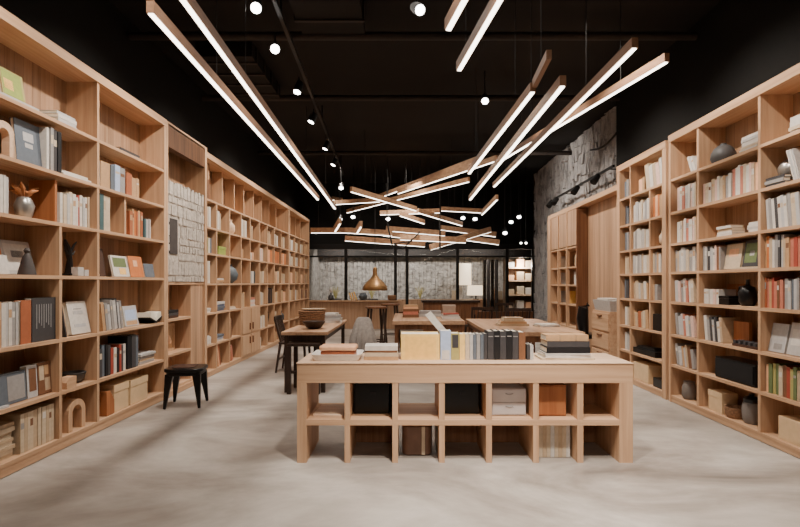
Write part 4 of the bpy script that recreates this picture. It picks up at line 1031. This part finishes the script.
# ------------------------------------------------------------------ light bars
def light_bar(a, b, label, w=.05, h=.078, wires=True, led=.034, group='hanging oak light bars', wood_=None):
    a, b = Vector(a), Vector(b)
    c = (a + b) / 2
    t = thing('light_bar', c, label, 'light', group)
    u = (b - a).normalized(); up = Vector((0, 0, 1)); v = u.cross(up).normalized(); up = v.cross(u)
    MB().bar(a + up * (h / 2 + .004), b + up * (h / 2 + .004), w, h).build('oak_body', wood_ or W_BAR, t)
    MB().bar(a + u * .01, b - u * .01, led, .008).build('led_strip', LED, t)
    if wires:
        for f in (.18, .82):
            q = a.lerp(b, f) + up * (h + .003)
            MB().tube([q, (q.x, q.y, CH - .002)], .003, 6).build('suspension_wire', BLACK, t)
def pz(px, py, z):
    Y = (z - H) * F / (CY - py); return at(px, py, Y)
B = [
 (pz(150, 13, 3.1), pz(318, 200, 2.95), 'long oak light bar nearest the plaster panel wall, lower of a parallel pair'),
 (pz(176, -9, 3.14), pz(335, 209, 2.95), 'long oak light bar of the parallel pair, closer to the room centre'),
 (pz(448, 31, 3.1), pz(478, -24, 3.1), 'shorter overhead oak light bar running towards the front table'),
 (pz(459, 71, 3.2), pz(512, -20, 3.2), 'longer overhead oak light bar beside the shorter one near the front table'),
 (pz(469, 174, 3.0), pz(533, 92, 3.0), 'oak light bar with a bare end, first of four fanning over the slim bookcase'),
 (pz(470, 200, 2.85), pz(563, 86, 2.86), 'steep oak light bar, second of four fanning towards the slim bookcase'),
 (pz(494, 187, 3.15), pz(635, 48, 3.17), 'oak light bar, third of the fan, pointing at the dome vase bookcase'),
 (pz(503, 160, 3.34), pz(667, 62, 3.34), 'outermost oak light bar of the fan over the tall dome vase bookcase'),
 (pz(372, 201, 3.66), pz(477, 162, 3.66), 'long shallow oak light bar, uppermost of the crossing bundle'),
 (pz(398, 194, 3.52), pz(497, 161, 3.52), 'long shallow oak light bar, second of the crossing bundle'),
 (pz(347, 213, 3.42), pz(469, 182, 3.44), 'long shallow oak light bar, lowest of the crossing bundle'),
 (pz(331, 205, 3.24), pz(380, 202, 3.26), 'short oak light bar leading off from the crossing bundle towards the spot track'),
 (pz(332, 200, 3.8), pz(352, 203, 3.8), 'very short oak light bar above the crossing bundle tip'),
 (pz(351, 192, 3.06), pz(416, 211, 3.02), 'oak light bar crossing under the bundle, sloping towards the pendant lamp'),
 (pz(380, 215, 3.0), pz(440, 213, 3.0), 'level oak light bar behind the crossing bundle, lit underside'),
 (pz(441, 211, 3.12), pz(482, 213, 3.05), 'level oak light bar continuing the lit one towards the stone wall'),
 (pz(482, 215, 2.95), pz(497, 200, 2.95), 'stubby oak light bar turned up at the end of the level bar'),
 (pz(418, 213, 2.9), pz(462, 226, 2.8), 'sloping oak light bar beneath the level bars before the partition'),
 (pz(400, 216, 2.86), pz(424, 224, 2.8), 'short sloping oak light bar between level bars and partition'),
]
FARB = [
 (at(311, 233, 13.4), at(352, 233, 13.0), 'far oak light bar reaching the last cubbyhole bookcase'),
 (at(345, 233, 12.7), at(392, 236, 12.5), 'far oak light bar above the brass pendant, upper one'),
 (at(345, 241, 13.0), at(425, 247, 12.7), 'far oak light bar above the brass pendant, lower one'),
 (at(386, 231, 13.6), at(445, 236, 13.3), 'far oak light bar in the middle of the far cluster'),
 (at(431, 250, 12.2), at(491, 232, 13.2), 'far oak light bar slanting up towards the stone wall'),
 (at(400, 240, 12.3), at(466, 243, 12.0), 'far level oak light bar beneath the far cluster'),
 (at(462, 240, 13.7), at(499, 245, 13.4), 'far oak light bar sloping down beside the stone wall'),
 (at(440, 230, 14.2), at(496, 237, 14.0), 'rearmost oak light bar directly before the black header'),
 (at(335, 232, 12.2), at(340, 224, 11.0), 'tiny oak light bar stub near the last cubbyhole bookcase'),
 (at(357, 233.5, 11.9), at(361, 227, 11.2), 'tiny oak light bar stub above the brass pendant cord'),
 (at(383, 236, 13.9), at(420, 240, 13.8), 'short oak light bar among the black suspension rods'),
]
for i, (a, b_, l) in enumerate(B):
    if i < 8: light_bar(a, b_, l)
    else: light_bar(a, b_, l, h=.1, led=.026, wood_=W_BAR_LIT)
for a, b_, l in FARB: light_bar(a, b_, l, h=.135, w=.07, led=.026, wood_=W_BAR_LIT)
t = thing('timber_bar', (a0 := pz(534.5, 89.5, 3.02)), 'bare unlit oak bar continuing the first fanning light bar', 'bar', 'hanging oak light bars')
MB().bar(a0 + Vector((0, 0, .05)), pz(549, 61, 3.02) + Vector((0, 0, .05)), .04, .07).build('oak_body', W_BAR, t)
q = (a0 + pz(549, 61, 3.02)) / 2
MB().tube([q + Vector((0, 0, .086)), (q.x, q.y, CH - .002)], .003, 6).build('suspension_wire', BLACK, t)
for px, lab in ((387, 'bent black rod fixture before the far light bars'), (440, 'straight black rod fixture hanging among far light bars')):
    p0 = at(px, 222, 11.5); p1 = at(px + (6 if px < 400 else 0), 249, 11.5)
    t = thing('rod_fixture', p1, lab, 'fixture')
    MB().tube([(p0.x, p0.y, CH - .002), p0], .01, 8).build('stem', BLACK, t)
    MB().tube([p0 - Vector((0, 0, .001)), p1], .018, 8).build('rod', BLACK, t)
    if px < 400:
        for dx, dz in ((.25, .02), (.42, .18)):
            MB().tube([p1 + Vector((.01, 0, .12)), p1 + Vector((dx, 0, dz)), p1 + Vector((dx + .2, 0, dz + .22))], .014, 8).build('arm', BLACK, t)

# ------------------------------------------------------------------ spot track and spotlights
tr_ = MB().bar((-1.24, 4.3, 4.08), (-1.56, 12.6, 4.08), .04, .04)
t = thing('light_track', (-1.4, 8.4, 4.06), 'black ceiling track carrying spotlights above the parallel light bars', 'track')
tr_.build('rail', BLACK, t)
for f in (.1, .5, .9):
    q = Vector((-1.24, 4.3, 4.1)).lerp(Vector((-1.56, 12.6, 4.1)), f); MB().tube([q, (q.x, q.y, CH - .002)], .012, 8).build('hanger', BLACK, t)
def spot(p, aim, top, label, r=.055, L=.15, group='black spotlights', lit=True):
    p = Vector(p); u = (Vector(aim) - p).normalized()
    t = thing('spotlight', p, label, 'spotlight', group)
    MB().tube([p - u * L, p - u * L * .98, p - u * .01, p], [r * .6, r * .85, r, r], 16).build('housing', BLACK, t, smooth=True)
    MB().tube([p + u * .001, p + u * .004], r * .86, 16).build('lens', LENS if lit else BLACKG, t)
    e = p - u * L * .6
    MB().tube([e, (e.x, e.y, top)], .009, 8).build('mount', BLACK, t)
zs = 3.85
aims = [(-.4, 0.2, 0), (-.2, 0.6, .5), (-2.2, 5.3, 0), (-2.8, 7.2, .6), (-2.8, 9, 1), (-2.8, 10, 1)]
for (px, py), aim, lab in zip(((256, 8), (275, 49), (297, 92), (311, 122), (325, 149), (333, 165)), aims, ('first', 'second', 'third', 'fourth', 'fifth', 'last')):
    p = pz(px, py, zs)
    spot(p, aim, 4.058, f'{lab} black spotlight along the ceiling track, counted from the frame top')
spot(pz(420, 10, 3.9), (1.6, 1.5, 1.2), CH - .002, 'single black spotlight overhead between the two groups of overhead bars')
spot(pz(485, 101, 3.9), (.6, 3, 0), CH - .002, 'single black spotlight above the fan of light bars')
for i, (px, py, lab) in enumerate(((340, 219, 'over the last cubbyhole bookcase, first of a pair'), (353, 217, 'over the last cubbyhole bookcase, second of a pair'), (388, 219, 'above the brass pendant'), (463, 218, 'below the level bar, first of a pair'),
        (475, 219, 'below the level bar, second of a pair'), (505, 233, 'lowest of the stone wall group'), (511, 222, 'middle of the stone wall group'), (519, 217, 'highest of the stone wall group'), (341, 188, 'near the crossing bundle tip'),
        (521, 243, 'smallest pair by the partition header, first'), (526, 243, 'smallest pair by the partition header, second'))):
    Y = (13.2 - .35 * (i % 3)) if py > 200 else 11.5
    p = at(px, py, Y)
    spot(p, (p.x * .9, p.y - 2.5, 0), CH - .002, 'small far spotlight ' + lab, r=.06 if px < 520 else .03, L=.12)
t = thing('light_track', (3.36, 9.5, 3.2), 'black wall track with spotlights on the chipped stone wall', 'track')
MB().bar((3.33, 7.98, 3.22), (3.33, 11.2, 3.22), .035, .035).build('rail', BLACK, t)
for y in (8.3, 10.6): MB().tube([(3.33, y, 3.24), (3.56, y, 3.24)], .01, 8).build('bracket', BLACK, t)
for i, y in enumerate((8.5, 9.5, 10.8, 11.15)):
    p = Vector((3.2, y, 3.06)); spot(p, (2.0, y - .6, 1.6), 3.203, f'black wall track spotlight over the slatted wall, {ORD[i + 1]} from the slim bookcase', r=.06, L=.17, lit=False)
tag(MB().tube([(3.5, 8.15 + .16 * k, 3.86 - .1 * math.sin(PI * k / 8)) for k in range(9)], .018, 8).build('curved_conduit', BLACK, smooth=True), 'black curved cable on the chipped stone wall above the track', 'conduit')  # curved pipe run along the stone wall, not hung from anything

# brass pendant lamp
p = at(375, 290.5, 12.0)
t = thing('pendant_lamp', p, 'hammered brass bell pendant lamp hanging before the glass partition', 'lamp')
MB().lathe(p, [(.285, 0), (.3, .03), (.285, .1), (.21, .2), (.11, .29), (.06, .36), (.05, .45), (.055, .52), (.03, .56)], 28, cap=False).build('lamp_shade', BRASS, t, smooth=True)
MB().tube([p + Vector((0, 0, .55)), (p.x, p.y, CH - .002)], .008, 8).build('cord', BLACK, t)
MB().lathe(p + Vector((0, 0, .04)), [(.01, 0), (.06, .02), (.07, .07), (.04, .12), (.01, .14)], 14).build('bulb', BULB, t, smooth=True)

# ------------------------------------------------------------------ behind the glass and on the ledge
zl_ = .8415
p = Vector(((331 - CX) * 14.83 / F, 14.83, zl_))
t = thing('vase', p, 'grey bottle vase with a white bloom on the oak ledge', 'vase')
MB().lathe(p, [(.05, 0), (.085, .05), (.07, .13), (.025, .18), (.03, .22)], 18).build('vase_body', DARKPOT, t, smooth=True)
MB().lathe(p + Vector((0, 0, .22)), [(.01, 0), (.05, .05), (.055, .1), (.02, .16)], 12).build('bloom', C('white'), t, smooth=True)
p = Vector(((363 - CX) * 14.83 / F, 14.83, zl_))
lathe_thing('vase', p, [(.06, 0), (.12, .06), (.13, .13), (.08, .2), (.04, .22)], plain('blue_grey_vase', (96, 104, 112), .4), 'round blue-grey vase on the oak ledge under the pendant', 'vase')
for i in range(3):
    x = (351.5 + i * 2.4 - CX) * 14.83 / F
    M = Matrix.Translation((x, 14.75, zl_)) @ Matrix.Rotation(-.35, 4, 'Y')
    tag(book(M, .03, .22 + .02 * i, .14, 'yellow', False), f'yellow book leaning on the oak ledge, {ORD[3 - i]} from the blue-grey vase', 'book', 'books on the ledge')
p = Vector(((392 - CX) * 14.83 / F, 14.83, zl_))
lathe_thing('basket', p, [(.1, 0), (.13, .05), (.13, .14), (.12, .15)], WOVEN, 'brown basket on the oak ledge beside the black mullion', 'basket')
# back room
struct('trim_5', MB().box(-.3, 4.4, 16.6, 17.0, 0, .8), W_SLAT)
p = at(466, 285, 16.3); p.z = 1.25
t = thing('lantern_lamp', (p.x, 16.8, 1.28), 'tall cream paper lantern glowing behind the glass', 'lamp')
MB().lathe((p.x, 16.8, 1.28), [(.22, 0), (.24, .02), (.24, .7), (.22, .72)], 20).build('lamp_shade', SHADE, t, smooth=True)
MB().tube([(p.x, 16.8, 2.0), (p.x, 16.8, 2.77)], .008, 6).build('cord', BLACK, t)
x = (476 - CX) * 16.75 / F
t = thing('table_lamp', (x, 16.8, .802), 'cream drum table lamp on the counter behind the glass', 'lamp')
MB().lathe((x, 16.8, .802), [(.1, 0), (.1, .02), (.025, .03), (.025, .14)], 16).build('base', BLACK, t, smooth=True)
MB().lathe((x, 16.8, .94), [(.3, 0), (.27, .33)], 24, cap=False).build('lamp_shade', SHADE, t, smooth=True)
MB().lathe((x, 16.8, .96), [(.01, 0), (.05, .03), (.05, .1), (.01, .14)], 12).build('bulb', BULB, t)
for i, px in enumerate((484.5, 488.5, 492.5, 496.5)):
    x = (px - CX) * 16.2 / F
    mb = MB(); R = [[(x + .05 * math.cos(a) * (1 + .2 * math.sin(5 * a)), 16.2 + .06 * math.sin(a), z) for a in [2 * PI * k / 20 for k in range(20)]] for z in (.02, 1.2, 2.1)]
    mb.rings(R); tag(mb.build('curtain_panel', CURTAIN if i % 2 else BLACKG, smooth=True), f'{"grey" if i % 2 else "black"} gathered curtain behind the glass, {ORD[i + 1]} from the drum lamp', 'curtain', 'curtains behind the glass')
t = thing('display_rack', (3.75, 16, 0), 'pale lit display rack of boxes behind the end glass', 'shelf')
for z in (.5, .95, 1.4, 1.8): cbox('shelf', W_TOP, t, 3.14, 4.3, 15.6, 16.0, z, z + .04)
for x in (3.16, 4.28): cbox('upright', W_TOP, t, x - .02, x + .02, 15.6, 16.0, 0, 2.1)
cbox('back_panel', W_BACK, t, 3.14, 4.3, 16.0, 16.03, 0, 2.1)
k = 0
for z in (.542, .992, 1.442, 1.842):
    for x in (3.22, 3.5, 3.78):
        wv, hv = .2 + .03 * (k % 3), .16 + .05 * ((k * 2) % 3)
        tag(MB().box(x, x + wv, 15.65, 15.9, z, z + hv).build('box', C(('cream', 'white', 'peach', 'beige')[k % 4]), bevel=.01), f'{("cream", "white", "peach", "beige")[k % 4]} box on the lit rack, {ORD[[.542, .992, 1.442, 1.842].index(z) + 1]} shelf up, {("curtain side", "middle", "stone wall side")[k % 3]}', 'box', 'boxes on the lit rack')
        k += 1
for i, px in enumerate((452, 458, 492, 498)):
    x = (px - CX) * 16.75 / F; hh = (.3, .42, .36, .28)[i]
    M = Matrix.Translation((x, 16.7, .802))
    tag(book(M, .14, hh, .18, ('cream', 'white', 'peach', 'cream')[i], False), f'{("cream", "white", "peach", "cream")[i]} thick folder on the counter behind glass, {ORD[i + 1]} towards the rack', 'folder', 'folders on the back counter')
for i, px in enumerate((336, 372, 420)):
    x = (px - CX) * 17.6 / F
    t = thing('planter', (x, 17.5, 0), f'grey planter with pale grasses behind the glass, {ORD[i + 1]} from the cubbyhole bookcase', 'planter', 'planters behind the glass')
    MB().lathe((x, 17.5, 0), [(.16, 0), (.2, .4), (.22, .8), (.19, .8)], 18).build('pot', DARKPOT, t, smooth=True)
    for q in range(14):
        a = q * 2.4; r = .05 + .01 * q
        MB().tube([(x, 17.5, .78), (x + r * .6 * math.cos(a), 17.5 + r * .6 * math.sin(a), 1.05), (x + r * 1.4 * math.cos(a), 17.5 + r * 1.4 * math.sin(a), 1.2 + .02 * (q % 4))], [.006, .008, .002], 5).build('grass_blade', C('olive'), t)

# ------------------------------------------------------------------ beyond 300 books: the smallest in view become one object
bpy.context.view_layer.update()
def screen_area(o):
    P = [o.matrix_world @ Vector(c) for c in o.bound_box]
    u = [CX + F * p.x / p.y for p in P]; v = [CY - F * (p.z - H) / p.y for p in P]
    u0, u1, v0, v1 = max(0, min(u)), min(800, max(u)), max(0, min(v)), min(527, max(v))
    return max(0, u1 - u0) * max(0, v1 - v0)
allb = [o for o in COL.objects if o.get('category') == 'book']
keep = sorted(allb, key=lambda o: -(screen_area(o) if o.type == 'MESH' else 1e6))
rest = [o for o in keep[300:]]
mbm = bmesh.new(); ml = []
for o in rest:
    if screen_area(o) > 0:
        for q in [o] + list(o.children):
            k0 = len(mbm.faces); tmp = q.data.copy(); tmp.transform(q.matrix_world); mbm.from_mesh(tmp)
            mbm.faces.ensure_lookup_table()
            for f in mbm.faces[k0:]:
                mt = q.data.materials[min(f.material_index, len(q.data.materials) - 1)]
                if mt not in ml: ml.append(mt)
                f.material_index = ml.index(mt)
            bpy.data.meshes.remove(tmp)
    for q in list(o.children) + [o]: bpy.data.objects.remove(q)
me = bpy.data.meshes.new('distant_books'); mbm.to_mesh(me); mbm.free()
for mt in ml: me.materials.append(mt)
o = bpy.data.objects.new('distant_books', me); COL.objects.link(o)
tag(o, 'many small distant books filling the cubbyholes and slim shelves', 'books', None, 'stuff')

# ------------------------------------------------------------------ lights
WARM = (1, .90, .79)
def lamp(kind, name, loc, aim, energy, size=.08, angle=90, blend=.9, color=WARM):
    l = bpy.data.lights.new(name, kind); l.energy = energy; l.color = color
    if kind == 'SPOT': l.spot_size = math.radians(angle); l.spot_blend = blend; l.shadow_soft_size = size
    elif kind == 'AREA': l.shape = 'RECTANGLE'; l.size, l.size_y = size
    else: l.shadow_soft_size = size
    o = bpy.data.objects.new(name, l); COL.objects.link(o); o.location = loc
    o.rotation_euler = (Vector(aim) - Vector(loc)).to_track_quat('-Z', 'Y').to_euler(); return o
for y, e in ((3.0, 190), (4.9, 210), (6.8, 200), (9.0, 210), (11.5, 200), (13.6, 120)):
    lamp('SPOT', 'wall_washer', (-1.5, y, 4.05), (-2.9, y + .1, 1.5), e * 1.05, .05, 105)
for y, e in ((2.9, 210), (4.7, 230), (6.6, 230), (8.6, 200), (10.6, 160)):
    lamp('SPOT', 'wall_washer', (1.8, y, 4.05), (3.1, y + .1, 1.6), e * .92, .05, 105)
lamp('SPOT', 'table_spot', (.3, 2.4, 4.0), (.5, 4.0, .75), 420, .06, 62)
lamp('SPOT', 'table_spot', (.9, 1.6, 4.1), (.95, 2.75, 0), 640, .12, 62)
lamp('SPOT', 'table_spot', (-1.0, 6.2, 4.0), (-1.2, 7.2, .75), 170, .06, 70)
lamp('SPOT', 'table_spot', (.6, 7.2, 4.0), (.6, 8.6, .75), 180, .06, 75)
lamp('SPOT', 'table_spot', (1.8, 5.6, 4.0), (1.7, 6.9, .75), 110, .06, 70)
lamp('SPOT', 'table_spot', (0, 11, 4.0), (0, 12.6, .5), 200, .06, 90)
for x, e in ((-2.0, 170), (.2, 170), (2.4, 120)):
    lamp('SPOT', 'back_room_spot', (x, 16.0, 2.7), (x, 18, 1.2), e, .1, 120)
lamp('POINT', 'back_room_glow', (3.6, 15.4, 1.9), (3.6, 16, 1), 45, .08)
lamp('SPOT', 'front_fill', (.5, -.9, 2.3), (.45, 3.75, .3), 75, .25, 48)  # added fill from behind the camera, no fixture there
lamp('SPOT', 'stone_wash', (2.2, 10.4, 3.9), (3.6, 10.6, 3.3), 60, .1, 130)
for y, e in ((2.2, 14), (5.6, 16), (9.2, 18), (12.8, 18)):
    lamp('AREA', 'ceiling_fill', (.1, y, 4.0), (.1, y, 0), e, (1.6, 2.4))  # added soft fill below the ceiling, without fixtures
wd = bpy.data.worlds.new('World'); sc.world = wd; wd.use_nodes = True
wd.node_tree.nodes['Background'].inputs[0].default_value = (1, .9, .8, 1); wd.node_tree.nodes['Background'].inputs[1].default_value = .02

cam = bpy.data.cameras.new('Camera'); co = bpy.data.objects.new('Camera', cam); COL.objects.link(co)
co.location = (0, 0, H); co.rotation_euler = (PI / 2, 0, 0)
cam.sensor_width = 36; cam.lens = F / 800 * 36; cam.shift_x = (400 - CX) / 800; cam.shift_y = (CY - 263.5) / 800
cam.clip_start = .05
sc.camera = co
sc.view_settings.view_transform = 'AgX'; sc.view_settings.look = 'None'; sc.view_settings.exposure = .5
